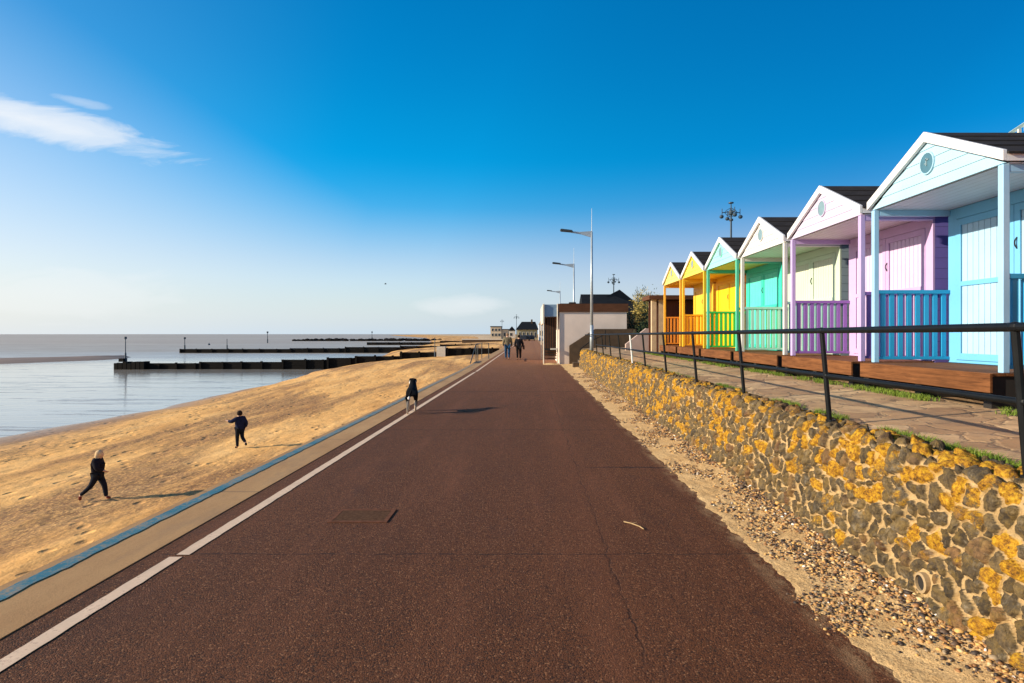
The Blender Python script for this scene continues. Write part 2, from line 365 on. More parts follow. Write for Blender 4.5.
def tag(o, label=None, cat=None, group=None, kind=None):
    if label: o['label'] = label
    if cat: o['category'] = cat
    if group: o['group'] = group
    if kind: o['kind'] = kind
    return o
def thing(name, loc, label, cat, group=None):
    o = bpy.data.objects.new(name, None); C.objects.link(o); o.location = loc; o.empty_display_size = .2
    return tag(o, label, cat, group)
def grid_mesh(name, P, m, parent=None, smooth=True, attr=None):
    """P: (nu,nv,3) numpy array"""
    nu, nv = P.shape[:2]
    off = np.array(base(parent)) if parent else np.zeros(3)
    me = bpy.data.meshes.new(name); V = (P.reshape(-1, 3)-off).astype(np.float32)
    i, j = np.meshgrid(np.arange(nu-1), np.arange(nv-1), indexing='ij'); a = (i*nv+j).ravel()
    Fc = np.stack([a, a+nv, a+nv+1, a+1], 1).astype(np.int32)
    me.vertices.add(len(V)); me.vertices.foreach_set('co', V.ravel())
    me.loops.add(Fc.size); me.loops.foreach_set('vertex_index', Fc.ravel())
    me.polygons.add(len(Fc)); me.polygons.foreach_set('loop_start', np.arange(0, Fc.size, 4, dtype=np.int32))
    me.update(calc_edges=True); me.validate()
    if attr is not None:
        at = me.color_attributes.new('stone', 'FLOAT_COLOR', 'POINT'); at.data.foreach_set('color', attr.astype(np.float32).ravel())
    if smooth: me.polygons.foreach_set('use_smooth', [True]*len(me.polygons))
    me.materials.append(m)
    o = bpy.data.objects.new(name, me); C.objects.link(o)
    if parent: o.parent = parent
    return o
def nz(pts, scale, seed=0, octv=4):
    out = np.empty(len(pts)); 
    for k, p in enumerate(pts):
        out[k] = mn.fractal(Vector((p[0]*scale+seed, p[1]*scale-seed, seed*.37)), .6, 2.0, octv)
    return out
def rotated(ob, rz):
    ob.rotation_euler = (0, 0, rz)
# ------------------------------------------------------------------ setting: promenade
pr = MB().box(-2.96, 2.45, -6, 170, -.5, 0).build('promenade', M['asphalt']); tag(pr, kind='structure')
mb = MB()
def drift(y): return .0105*min(max(y, 0), 26)
def wob_strip(mb, x0, x1, y0, y1, z, amp=.006, seed=0):
    ys = []; y = y0
    while y < y1: ys.append(y); y += .06 if y < 8 else (.15 if y < 14 else .5)
    ys.append(y1); vs = []; fs = []
    for k, y in enumerate(ys):
        am = amp if y < 14 else 0
        a = am*(mn.noise(Vector((y*4, seed, 0)))+mn.noise(Vector((y*21, seed, 3)))); b_ = am*(mn.noise(Vector((y*4, seed+5, 0)))+mn.noise(Vector((y*21, seed+5, 3))))
        vs += [(x0+drift(y)+a, y, z), (x1+drift(y)+b_, y, z)]
        if k: o = 2*(k-1); fs.append((o, o+1, o+3, o+2))
    mb.add(vs, fs)
wob_strip(mb, -2.79, -2.69, -2, 4.33, .005, seed=1); wob_strip(mb, -2.765, -2.665, 4.37, 25.3, .005, seed=2); wob_strip(mb, -2.75, -2.65, 25.7, 120, .005, seed=3)
mb.build('edge_line', M['white_line'], pr, fix=False)
ce = MB()
prf = [(-3.60, -3.2), (-2.98, -3.2), (-2.98, .006), (-3.60, .006), (-3.62, -.02)]; vs = []; fs = []
yl = [-6, 0, 6, 12, 18, 24, 26, 60, 170]
for y in yl: vs += [(p[0]+drift(y), y, p[1]) for p in prf]
for k in range(len(yl)-1):
    for q in range(5): fs.append((k*5+q, k*5+(q+1) % 5, (k+1)*5+(q+1) % 5, (k+1)*5+q))
fs += [(4, 3, 2, 1, 0), tuple(len(vs)-5+q for q in range(5))]
ce.add(vs, fs)
ceo = ce.build('concrete_edge', M['concrete']); tag(ceo, kind='structure')
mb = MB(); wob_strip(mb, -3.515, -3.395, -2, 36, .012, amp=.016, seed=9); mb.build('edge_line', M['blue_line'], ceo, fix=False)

# manhole
mh = thing('utility_cover', (-1.56, 5.31, .004), 'rectangular iron utility cover set flush in the red asphalt', 'utility cover')
MB().box(-1.79, -1.33, 5.16, 5.46, -.01, .0075).build('cover_plate', M['cover'], mh)
fr = MB(); fr.box(-1.83, -1.29, 5.12, 5.158, -.01, .009); fr.box(-1.83, -1.29, 5.462, 5.50, -.01, .009); fr.box(-1.83, -1.792, 5.158, 5.462, -.01, .009); fr.box(-1.328, -1.29, 5.158, 5.462, -.01, .009)
fr.build('cover_frame', M['coverframe'], mh)
# twig
tw = MB(); tp = [(.845, 5.12, .012), (.90, 5.05, .02), (.96, 4.98, .016), (.985, 4.93, .01)]
for a, b_ in zip(tp, tp[1:]): tw.tube(a, b_, .006, .004, 6)
tw.tube((.90, 5.05, .02), (.95, 5.055, .03), .003, .002, 5)
tag(tw.build('twig', simple('dry_twig', (.42, .27, .12), .8)), 'thin dry twig lying on the red asphalt right of the crack', 'twig')

# sand and shingle strip between way and wall
ys = np.concatenate([np.arange(-3, 9, .03), np.arange(9, 32, .1)]); us = np.linspace(0, 1, 26)
P = np.zeros((len(ys), len(us), 3))
for i, y in enumerate(ys):
    e = 1.76+.10*mn.noise(Vector((y*.9, 1, 0)))+.06*mn.noise(Vector((y*3.7, 2, 0)))+.035*mn.noise(Vector((y*13, 3, 0)))-.003*y
    for j, u in enumerate(us):
        x = e+(2.50-e)*u
        z = .003+.055*u**1.4+.010*mn.noise(Vector((x*6, y*6, 0)))*min(1, u*5)+.006*mn.noise(Vector((x*22, y*22, 4)))*min(1, u*5)
        if j == 0: z = -.004
        P[i, j] = (x, y, z)
so = grid_mesh('sand_strip', P, M['strip']); tag(so, kind='structure')
def zstrip(x, y):
    i = int(np.searchsorted(ys, y)); i = min(max(i, 0), len(ys)-1)
    xs = P[i, :, 0]; return float(np.interp(x, xs, P[i, :, 2]))
def pebbles(name, pts, sizes, sub, label=None):
    bm = bmesh.new(); bmesh.ops.create_icosphere(bm, subdivisions=sub, radius=1); bv = np.array([v.co[:] for v in bm.verts]); bf = np.array([[v.index for v in f.verts] for f in bm.faces]); bm.free()
    n = len(pts); nv = len(bv)
    sc = np.stack([sizes*rng.uniform(.8, 1.3, n), sizes*rng.uniform(.8, 1.3, n), sizes*rng.uniform(.4, .8, n)], 1)
    ang = rng.uniform(0, 6.28, n); V = bv[None]*sc[:, None]*(1+.13*rng.standard_normal((n, nv, 1)))
    ca, sa = np.cos(ang)[:, None], np.sin(ang)[:, None]
    X = V[..., 0]*ca-V[..., 1]*sa; Y = V[..., 0]*sa+V[..., 1]*ca; V[..., 0] = X; V[..., 1] = Y
    V += np.array(pts)[:, None]
    Fc = (bf[None]+(np.arange(n)*nv)[:, None, None]).reshape(-1, 3).astype(np.int32)
    me = bpy.data.meshes.new(name); V = V.reshape(-1, 3).astype(np.float32)
    me.vertices.add(len(V)); me.vertices.foreach_set('co', V.ravel()); me.loops.add(Fc.size); me.loops.foreach_set('vertex_index', Fc.ravel())
    me.polygons.add(len(Fc)); me.polygons.foreach_set('loop_start', np.arange(0, Fc.size, 3, dtype=np.int32)); me.update(calc_edges=True)
    at = me.color_attributes.new('stone', 'FLOAT_COLOR', 'POINT'); r = np.repeat(rng.random((n, 1)), nv, 0); at.data.foreach_set('color', np.concatenate([r, r, r, r*0+1], 1).astype(np.float32).ravel())
    me.materials.append(M['pebble']); me.polygons.foreach_set('use_smooth', [True]*len(me.polygons))
    o = bpy.data.objects.new(name, me); C.objects.link(o); tag(o, label, 'shingle', kind='stuff')
pts = []; sz = []
while len(pts) < 30000:
    y = 1.2+ 23*random.random()**1.45; t = random.random()
    dens = mn.noise(Vector((y*1.3, t*2.2, 5)))+mn.noise(Vector((y*5, t*6, 7)))*.5
    x = 2.46-.78*t**1.25
    if random.random() > .95+1.3*dens-1.25*t: continue
    s = random.choice((.0045, .006, .008, .011))*random.uniform(.8, 1.35)
    s *= 1+.02*y
    if t < .4 and random.random() < .1: s *= 1.7
    pts.append((x, y, zstrip(x, y)+s*.22)); sz.append(s)
pebbles('shingle', pts, np.array(sz), 1, 'loose multicoloured shingle scattered on the sand below the stone wall')

# ------------------------------------------------------------------ stone wall (numpy relief)
WY0, WY1 = -3.0, 28.0
yy = np.concatenate([np.arange(WY0, 1.5, .03), np.arange(1.5, 7.5, .0105), np.arange(7.5, 14, .02), np.arange(14, WY1+.01, .045)])
prof = [(2.40, -.10), (2.42, .0), (2.47, .42), (2.50, .76), (2.52, .84), (2.555, .885), (2.62, .905), (2.72, .905), (2.80, .885), (2.84, .82)]
pl = np.array(prof); seg = np.r_[0, np.cumsum(np.hypot(*np.diff(pl, axis=0).T))]
vv = np.arange(0, seg[-1], .0105)
px = np.interp(vv, seg, pl[:, 0]); pz = np.interp(vv, seg, pl[:, 1])
k_ = np.ones(9)/9; pxs = np.convolve(np.pad(px, 4, 'edge'), k_, 'valid'); pzs = np.convolve(np.pad(pz, 4, 'edge'), k_, 'valid')
tx = np.gradient(pxs); tz = np.gradient(pzs); ln = np.hypot(tx, tz); nx, nz_ = -tz/ln, tx/ln
GY, GV = np.meshgrid(yy, vv, indexing='ij'); q = np.stack([GY.ravel(), GV.ravel()], 1)
w1 = np.array([mn.noise_vector(Vector((a*7, b_*7, 0))) for a, b_ in q]); w2 = np.array([mn.noise_vector(Vector((a*24, b_*24, 9))) for a, b_ in q])
Q = q+w1[:, :2]*.034+w2[:, :2]*.018
cy, cv = .118, .094
ci = np.floor(Q[:, 0]/cy).astype(int); cj = np.floor(Q[:, 1]/cv).astype(int)
def h01(i, j, s):
    t = np.sin(i*127.1+j*311.7+s*74.7)*43758.5453; return t-np.floor(t)
D = []; SXY = []; IDS = []
for di in (-2, -1, 0, 1, 2):
    for dj in (-2, -1, 0, 1, 2):
        i, j = ci+di, cj+dj
        sx_ = (i+.5+.86*(h01(i, j, 1)-.5)+.5*(j % 2))*cy; sy_ = (j+.5+.8*(h01(i, j, 2)-.5))*cv
        d = ((Q[:, 0]-sx_)/1.0)**2+((Q[:, 1]-sy_)/.95)**2-(.0046*(h01(i, j, 3)-.5))
        D.append(d); SXY.append(np.stack([sx_, sy_], 1)); IDS.append(np.stack([i, j], 1))
D = np.array(D); SXY = np.array(SXY); IDS = np.array(IDS)
o1 = np.argsort(D, axis=0)[:3]; ar = np.arange(len(Q))
def pick(k): return D[o1[k], ar], SXY[o1[k], ar], IDS[o1[k], ar]
d1, s1, id1 = pick(0); d2, s2, _ = pick(1); d3, s3, _ = pick(2)
e2 = (d2-d1)/(2*np.linalg.norm(s2-s1, axis=1)+1e-6); e3 = (d3-d1)/(2*np.linalg.norm(s3-s1, axis=1)+1e-6)
kk = .005; ed = -kk*np.log(np.exp(-e2/kk)+np.exp(-e3/kk)); ed = np.clip(ed, 0, 1)
rA, rB, rC = h01(id1[:, 0], id1[:, 1], 11), h01(id1[:, 0], id1[:, 1], 12), h01(id1[:, 0], id1[:, 1], 13)
gap = .004+.006*rC
tt = np.clip((ed-gap)/.015, 0, 1); dome = np.sqrt(np.clip(1-(1-tt)**2, 0, 1))
rel = (Q-s1); tilt = (rel[:, 0]*(rB-.5)+rel[:, 1]*(rC-.5))*.55
f1 = np.array([mn.fractal(Vector((a*30, b_*30, 2)), .7, 2, 3) for a, b_ in q])
f2 = np.array([mn.fractal(Vector((a*1.3, b_*1.3, 7)), .7, 2, 3) for a, b_ in q])
top = np.clip((GV.ravel()-.92)/.15, 0, 1)
H = dome*(.020+.034*rA)+dome*tilt*1.5+dome*f1*.011+(1-dome)*f1*.004+f2*.014+top*dome*.012
n_ = len(Q); jj = np.tile(np.arange(len(vv)), len(yy))
PX = pxs[jj]+nx[jj]*H; PZ = pzs[jj]+nz_[jj]*H
W = np.stack([PX, q[:, 0], PZ], 1).reshape(len(yy), len(vv), 3)
# pipe hole: flatten round it
mask = np.clip((ed-gap*.8)/.006, 0, 1)
pd = np.hypot((q[:, 0]-3.50)/.075, (q[:, 1]-.27)/.085); hole = pd < 1.0
mask = np.where(hole, 0, mask)
W2 = W.reshape(-1, 3).copy(); ring = np.clip(1.25-pd, 0, 1)[:, None]
flatp = np.stack([pxs[jj]+nx[jj]*.012, q[:, 0], pzs[jj]+nz_[jj]*.012], 1)
W2 = W2*(1-np.clip(ring*4, 0, 1))+flatp*np.clip(ring*4, 0, 1)
core = pd < .55; W2[core, 0] += .12
W = W2.reshape(len(yy), len(vv), 3)
hgt = np.clip(GV.ravel()/1.1, 0, 1)
lich = -.06+.78*rB+.27*hgt+.08*f2
# extra yellow right by the near base and along the coping
attr = np.stack([mask, rA, np.clip(lich, 0, 1), np.ones(n_)], 1)
sw = thing('stone_wall', (2.6, 12, 0), 'low rubble stone wall with yellow lichen beside the promenade', 'stone wall')
grid_mesh('stone_face', W[:, ::-1], M['stone'], sw, attr=attr.reshape(len(yy), len(vv), 4)[:, ::-1])
mb = MB(); mb.prism([(2.46, -.1), (2.83, -.1), (2.83, .82), (2.54, .82)], 1, WY0+.01, WY1-.02); mb.build('mortar_core', simple('mortar', (.45, .33, .2), .9), sw)
mb = MB(); n = 16
for i in range(n):
    a, b_ = 2*math.pi*i/n, 2*math.pi*(i+1)/n
    def rp(r, a, x): return (x, 3.50+r*.85*math.cos(a), .17+r*math.sin(a))
    mb.add([rp(.062, a, 2.40), rp(.062, b_, 2.40), rp(.062, b_, 2.60), rp(.062, a, 2.60), rp(.047, a, 2.395), rp(.047, b_, 2.395), rp(.047, b_, 2.60), rp(.047, a, 2.60)],
           [(0,1,2,3), (4,7,6,5), (0,4,5,1)])
dp = mb.build('drain_pipe', simple('clay_pipe', (.36, .25, .13), .9), sw)
mb = MB(); mb.prism([(3.50+.0465*.85*math.cos(2*math.pi*i/n), .17+.0465*math.sin(2*math.pi*i/n)) for i in range(n)], 0, 2.412, 2.45); mb.build('bore_shade_disc', M['dark'], dp)  # dark disc stands for the shade inside the pipe

# ------------------------------------------------------------------ upper path
xs = np.concatenate([np.linspace(2.78, 4.6, 26), np.linspace(4.8, 8.6, 8)]); ys2 = np.concatenate([np.arange(-6, 12, .15), np.arange(12, 31.01, .5)])
P2 = np.array([[(x, y, .90+.075*min(1, (x-2.78)/1.5)+.012*mn.noise(Vector((x*2, y*2, 0)))) for x in xs] for y in ys2])
up = grid_mesh('upper_path', P2[:, ::-1][:, ::-1], M['paving']); tag(up, kind='structure')
# earth under it
e = MB(); e.box(2.85, 8.6, -6, 31, -.4, .86); eo = e.build('earth_fill', M['bank']); tag(eo, kind='structure')
g_ = MB(); g_.box(2.452, 8.6, 31.01, 170, -.4, -.01); tag(g_.build('ground', M['paving']), kind='structure')
# bank behind the huts
xs = np.linspace(8.5, 60, 40); ysb = np.arange(-6, 140, 2.0)
def bankz(x, y):
    t = min(1, max(0, (x-8.5)/5)); k = t*t*(3-2*t); hmax = 2.6+.3*mn.noise(Vector((x*.2, y*.1, 0)))
    return .9+(hmax)*k+.12*mn.noise(Vector((x*.8, y*.8, 0)))*k
Pb = np.array([[(x, y, bankz(x, y)) for x in xs] for y in ysb]); bo = grid_mesh('bank', Pb, M['bank']); tag(bo, kind='structure')

# grass fringes
def grass(name, spots, label):
    vs = []; fs = []
    for (x, y, z, n, spread, hh) in spots:
        for _ in range(n):
            a = random.uniform(0, 6.28); r = spread*random.random()**.5; bx, by = x+r*math.cos(a), y+r*math.sin(a)
            h = hh*random.uniform(.5, 1.2); w = .0035; b_ = random.uniform(0, 6.28); le = h*random.uniform(.2, .9); c_ = random.uniform(0, 6.28)
            dx, dy = w*math.cos(b_), w*math.sin(b_); o = len(vs)
            vs += [(bx-dx, by-dy, z), (bx+dx, by+dy, z), (bx+dx*.7+le*.4*math.cos(c_), by+dy*.7+le*.4*math.sin(c_), z+h*.6), (bx-dx*.7+le*.4*math.cos(c_), by-dy*.7+le*.4*math.sin(c_), z+h*.6), (bx+le*math.cos(c_), by+le*math.sin(c_), z+h)]
            fs += [(o, o+1, o+2, o+3), (o+3, o+2, o+4)]
    mb = MB(); mb.v = vs; mb.f = fs
    tag(mb.build(name, M['grass'], fix=False), label, 'grass', kind='stuff')
sp = []
y = 1.5
while y < 24:
    d = mn.noise(Vector((y*.9, 11, 0)))+.35*mn.noise(Vector((y*4, 12, 0)))
    if d > .02 or 2.9 < y < 3.75 or 4.2 < y < 4.6: sp.append((2.86+random.uniform(-.05, .07), y, .895, 26 if y < 9 else 9, .055, .062))
    y += .022 if y < 9 else .06
y = 3
while y < 22:
    d = mn.noise(Vector((y*.8, 31, 0)))+.4*mn.noise(Vector((y*3, 32, 0)))
    if d > -.12: sp.append((4.40+random.uniform(-.13, .10), y, .97, 18, .08, .065))
    y += .03
grass('grass', sp, 'short green grass growing along the wall top and under the hut decks')

# ------------------------------------------------------------------ railing on the wall
rl = thing('metal_railing', (2.65, 10, .96), 'black two-bar metal railing along the upper path above the stone wall', 'railing')
tops = []
for k in range(-2, 11):
    y = 3.02+2.0*k if k < 6 else 3.02+1.94*k
    mb = MB(); zt = 1.735-.0035*y
    mb.tube((2.655, y, .80), (2.575, y, zt), .021, n=12); 
    mb.tube((2.655, y, .905), (2.655, y, .945), .042, n=12)
    m_ = M['rail'] if k != 6 else M['white']
    o = mb.build('post', m_, rl, smooth=False)
    if k == 6: o['label'] = 'white painted post'
    tops.append((2.573, y, zt))
for z_off, x_off, nm in ((.012, 0, 'top_rail'), (-.385, .041, 'lower_rail')):
    mb = MB()
    for a, b_ in zip(tops, tops[1:]):
        mb.tube((a[0]+x_off, a[1], a[2]+z_off), (b_[0]+x_off, b_[1], b_[2]+z_off), .0245 if z_off > 0 else .0195, n=12)
    for a in tops: mb.ball((a[0]+x_off, a[1], a[2]+z_off), .030 if z_off > 0 else .026, 6, (1, 1.5, 1))
    if z_off > 0:
        a = tops[-1]; mb.tube((a[0], a[1], a[2]+z_off), (2.58, 26.5, 1.66), .026)
    mb.build(nm, M['rail'], rl)

# ------------------------------------------------------------------ beach huts
HW = 2.06; HP = 2.37
def lap_boards(mb, x, y0, y1, zb, slope_top, n, th=.014):
    """gable of horizontal lapped boards, triangle from zb at width y0..y1 to apex"""
    yc = (y0+y1)/2; hh = slope_top-zb; hw = (y1-y0)/2; st = hh/n
    for i in range(n):
        za, zt = zb+i*st, zb+(i+1)*st
        wa, wt = hw*(1-i/n), hw*(1-(i+1)/n)
        mb.add([(x-th, yc-wa, za), (x-th, yc+wa, za), (x, yc+wt, zt), (x, yc-wt, zt), (x+.012, yc-wa, za), (x+.012, yc+wa, za)],
               [(0, 1, 2, 3), (0, 4, 5, 1)])
def make_hut(y0, col, label):
    t = thing('beach_hut', (5.6, y0+HW/2, 1.13), label, 'beach hut', 'row of painted beach huts above the promenade')
    y1 = y0+HW; ym = (y0+y1)/2
    G, P_, Wl, Dr, Rl = col['gable'], col['post'], col['wall'], col['door'], col['rail']
    # body
    mb = MB(); mb.box(5.62, 7.95, y0-.01, y1+.01, 1.13, 3.40)
    mb.prism([(y0-.01, 3.40), (y1+.01, 3.40), (ym, 3.93)], 0, 5.62, 7.95)
    w = mb.build('wall', paint(col.get('side', Wl), ('z', .145)), t)
    # front wall framing
    fr = MB(); X0, X1 = 5.585, 5.618
    for a, b_, c, d in ((y0-.01, y0+.14, 1.325, 3.37), (y1-.14, y1+.01, 1.325, 3.37), (y0+.14, y1-.14, 3.20, 3.345), (y0+.14, y1-.14, 1.325, 1.36)):
        fr.box(X0, X1, a, b_, c, min(d, 3.345))
    fr.build('door_frame', paint(Wl), t, bevel=.004)
    # doors
    for k in range(2):
        a, b_ = (y0+.142, ym-.004) if k == 0 else (ym+.004, y1-.142)
        d = MB(); 
        nb = 8; bw = (b_-a-.15)/nb
        for i in range(nb): d.box(5.596, 5.617, a+.075+i*bw+.0035, a+.075+(i+1)*bw-.0035, 1.37, 3.19)
        do = d.build('door', paint(Dr), t, bevel=.003)
        r_ = MB(); r_.box(5.578, 5.596, a, a+.075, 1.365, 3.195); r_.box(5.578, 5.596, b_-.075, b_, 1.365, 3.195)
        for z0, z1 in ((3.11, 3.195), (2.32, 2.38), (1.365, 1.45)): r_.box(5.578, 5.596, a+.075, b_-.075, z0, z1)
        r_.build('door_rails', paint(Wl), do, bevel=.003)
        if k == 1: continue
        h = MB(); hy = b_-.04 if k == 0 else a+.04
        for q1, q2 in zip(range(6), range(1, 7)):
            f_ = lambda q_: (5.578-.03*math.sin(math.pi*q_/6), hy, 2.68+.13*q_/6)
            h.tube(f_(q1), f_(q2), .008, n=6)
        h.build('handle', M['handle'], do)
    # gable
    g = MB(); lap_boards(g, 4.592, y0-.03, y1+.03, 3.355, 3.955, 5, .009)
    g.prism([(y0-.03, 3.356), (y1+.03, 3.356), (ym, 3.95)], 0, 4.604, 4.62)
    g.build('gable', paint(G), t)
    # porthole
    p = MB(); n = 24
    p.prism([(ym+.105*math.cos(2*math.pi*i/n), 3.67+.115*math.sin(2*math.pi*i/n)) for i in range(n)], 0, 4.572, 4.60)
    po = p.build('round_plaque', simple('plaque_grey', col.get('plaque', (.17, .27, .31)), .5, .15), t)
    q = MB()
    for i in range(n):
        a, b_ = 2*math.pi*i/n, 2*math.pi*(i+1)/n
        f_ = lambda r, a, x: (x, ym+r*.91*math.cos(a), 3.67+r*math.sin(a))
        q.add([f_(.115, a, 4.568), f_(.115, b_, 4.568), f_(.13, b_, 4.568), f_(.13, a, 4.568), f_(.115, a, 4.60), f_(.115, b_, 4.60), f_(.13, b_, 4.60), f_(.13, a, 4.60)], [(0,1,2,3), (3,2,6,7), (0,4,5,1)])
    q.build('rim', paint(G), po)
    if col.get('mark'):
        q = MB(); q.box(4.563, 4.571, ym-.008, ym+.008, 3.64, 3.73); q.box(4.563, 4.571, ym-.035, ym+.008, 3.70, 3.715); q.box(4.563, 4.571, ym+.006, ym+.03, 3.66, 3.672)
        q.build('emblem', paint((.20, .30, .34)), po)
    # barge boards
    ya, yb = y0-.075, y1+.075; zap, zea = 4.03, 3.47
    for s, ye in (('a', ya), ('b', yb)):
        b2 = MB(); b2.prism([(ym, zap), (ye, zea), (ye, zea-.105), (ym, zap-.115)], 0, 4.535, 4.575)
        b2.build('barge_board', M['white'], t, bevel=.003)
    # roof
    sl = (zap-zea)/(ym-ya)
    for s in (-1, 1):
        ye = ym+s*(ym-ya+.02); ze = zap-sl*(ym-ya+.02)
        rf = MB(); rf.prism([(ym, zap-.035), (ye, ze-.035), (ye, ze-.012), (ym, zap-.008)], 0, 4.577, 8.1)
        ro = rf.build('roof', M['felt'], t)
        lap = MB()
        for k in range(1, 4):
            u = k/4; yl = ym+s*(ym-ya)*u; zl = zap-sl*abs(yl-ym)-.010
            lap.box(4.58, 8.1, yl-.02, yl+.02, zl-.012, zl+.004)
        lap.build('felt_lap', M['felt'], ro)
        fa = MB(); yo = ya if s < 0 else yb; fa.box(4.577, 8.0, min(yo, yo-s*.022), max(yo, yo-s*.022), zea-.105, zea-.04)
        fa.build('fascia', M['white'], t)
    # soffit
    sf = MB(); sf.box(4.622, 5.58, y0-.05, y1+.05, 3.346, 3.356)
    for s in (0, 1):
        a = y0-.052 if s == 0 else y1+.012
        sf.box(5.58, 7.9, a, a+.04, 3.346, 3.356)
    sf.build('soffit', paint(col.get('soffit', G), ('x', .11)), t)
    for yp in (y0, y1):
        b3 = MB(); b3.box(4.64, 5.582, yp-.03, yp+.03, 3.27, 3.345); b3.build('beam', paint(P_), t, bevel=.004)
        ps = MB(); ps.box(4.572, 4.638, yp-.033, yp+.033, 1.322, 3.345); ps.build('post', paint(P_), t, bevel=.006)
        r2 = MB(); r2.box(4.62, 5.582, yp-.03, yp+.03, 2.235, 2.285); r2.box(4.62, 5.582, yp-.02, yp+.02, 1.36, 1.40)
        nbal = 8
        for i in range(nbal):
            xa = 4.675+i*.115; r2.box(xa, xa+.062, yp-.016, yp+.016, 1.40, 2.235)
        r2.build('railing', paint(Rl), t, bevel=.004)
    # deck
    dk = MB(); 
    for i in range(8): dk.box(4.46+i*.14, 4.46+i*.14+.134, y0-.04, y1+.04, 1.29, 1.32)
    dk.box(4.43, 4.458, y0-.05, y1+.05, 1.13, 1.318); pass
    dk.build('deck', M['deck'], t, bevel=.004)
    for yp in (y0+.03, ym, y1-.03): MB().box(4.47, 7.6, yp-.05, yp+.05, .9, 1.288).build('shade_bearer', M['dark'], t)  # near-black colour stands in for shade at the deck ends and below
    return t
cols = [
 dict(gable=(.80,.45,.38), post=(.75,.30,.25), wall=(.75,.28,.22), door=(.8,.5,.42), rail=(.6,.05,.04), label='coral beach hut nearest the viewer, just out of the row in view'),
 dict(gable=(.36,.58,.70), post=(.30,.54,.74), wall=(.15,.47,.74), door=(.36,.58,.74), rail=(.006,.30,.55), soffit=(.58,.68,.76), mark=1, plaque=(.06,.16,.22), label='pale sky blue beach hut with strong blue side railing, biggest in view'),
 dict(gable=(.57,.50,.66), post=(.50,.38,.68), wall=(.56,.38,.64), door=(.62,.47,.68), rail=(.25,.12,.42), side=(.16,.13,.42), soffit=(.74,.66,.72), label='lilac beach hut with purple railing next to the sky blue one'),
 dict(gable=(.66,.64,.62), post=(.62,.62,.58), wall=(.52,.64,.50), door=(.58,.62,.50), rail=(.36,.70,.60), side=(.24,.32,.36), soffit=(.56,.74,.58), label='white beach hut with pale doors between the lilac and the turquoise huts'),  # turquoise bounce off the next hut is mixed into rail and soffit colours
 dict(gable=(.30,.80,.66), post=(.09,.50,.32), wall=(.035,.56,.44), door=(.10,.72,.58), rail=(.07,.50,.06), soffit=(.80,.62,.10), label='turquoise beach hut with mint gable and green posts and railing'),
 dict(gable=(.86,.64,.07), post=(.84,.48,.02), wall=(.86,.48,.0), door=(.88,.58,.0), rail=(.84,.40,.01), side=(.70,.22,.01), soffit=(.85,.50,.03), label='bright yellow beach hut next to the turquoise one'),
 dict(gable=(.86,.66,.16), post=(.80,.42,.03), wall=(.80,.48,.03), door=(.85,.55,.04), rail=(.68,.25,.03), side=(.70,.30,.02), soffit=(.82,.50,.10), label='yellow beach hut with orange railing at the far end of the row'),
]
for k, c in enumerate(cols):
    dy0 = -.16 if k == 0 else 0
    if k == 0: c['label'] = 'coral pink beach hut right of the sky blue one'
    make_hut(5.53+HP*(k-1)+dy0, c, c['label'])

# brown timber hut beyond the row
t = thing('timber_hut', (6.6, 22.5, 1.0), 'plain brown timber hut with flat roof beyond the yellow huts', 'hut')
MB().box(4.95, 8.6, 20.78, 21.7, 1.0, 2.92).build('wall', M['brownv'], t)
MB().box(4.30, 8.8, 20.5, 21.8, 2.95, 3.10).build('roof', M['brown'], t)
for x in (4.42, 4.68):
    MB().box(x, x+.17, 20.65, 20.82, .98, 2.968).build('post', simple('pale_post', (.55, .40, .24), .8), t)
MB().box(4.5, 4.93, 21.5, 21.58, 1.0, 2.94).build('side_panel', M['brownv'], t)
# ramp wall
t = MB(); t.prism([(4.25, .9), (5.6, .9), (5.6, 1.95), (5.15, 1.95), (4.25, 1.25)], 1, 25.2, 25.45)
tag(t.build('ramp_wall', M['pinkwall']), 'sloping pinkish rendered wall left of the brown timber hut', 'wall')

# ------------------------------------------------------------------ kiosk / shelter with steps
k = thing('beach_kiosk', (3.5, 35, 0), 'cream walled single storey kiosk with brown fascia at the end of the stone wall', 'kiosk')
MB().box(1.66, 5.44, 32, 37.5, 0, 2.94).build('wall', M['cream_wall'], k)
MB().box(1.60, 5.52, 31.93, 37.55, 2.945, 3.40).build('roof_fascia', M['brown'], k)
MB().box(1.7, 5.4, 32.0, 37.5, 3.402, 3.42).build('roof', M['felt'], k)
MB().box(2.35, 2.75, 34, 34.5, 3.42, 3.60).build('vent_box', M['dark'], k)
sh = thing('slatted_shelter', (1.1, 34, 0), 'small shelter with brown slats and blue grey panel against the kiosk', 'shelter')
MB().box(.80, 1.55, 32.0, 38.5, 2.68, 3.36).build('canopy', M['bluegrey'], sh)
for x, y in ((.74, 31.96), (1.52, 31.96), (.74, 38.4)):
    MB().tube((x+.03, y, 0), (x+.03, y, 3.40), .035, n=8).build('post', M['offwhite'], sh)
s = MB()
for i in range(5):
    x = .84+i*.135; s.box(x, x+.07, 32.1, 32.14, .9, 2.66)
s.build('slats', M['brown'], sh)
MB().box(.82, 1.5, 32.5, 32.56, .5, 2.66).build('back_panel', M['dark'], sh)
s = MB()
for i in range(4): s.box(.8, 1.5, 32.04, 32.09, .30+i*.13, .38+i*.13)
s.build('lower_boards', M['brown'], sh)
MB().box(1.15, 1.55, 31.75, 32.03, .82, .90).build('seat', M['offwhite'], sh)
MB().box(.72, .80, 31.9, 38.5, 2.3, 3.38).build('side_panel', M['offwhite'], sh)
sp_ = []
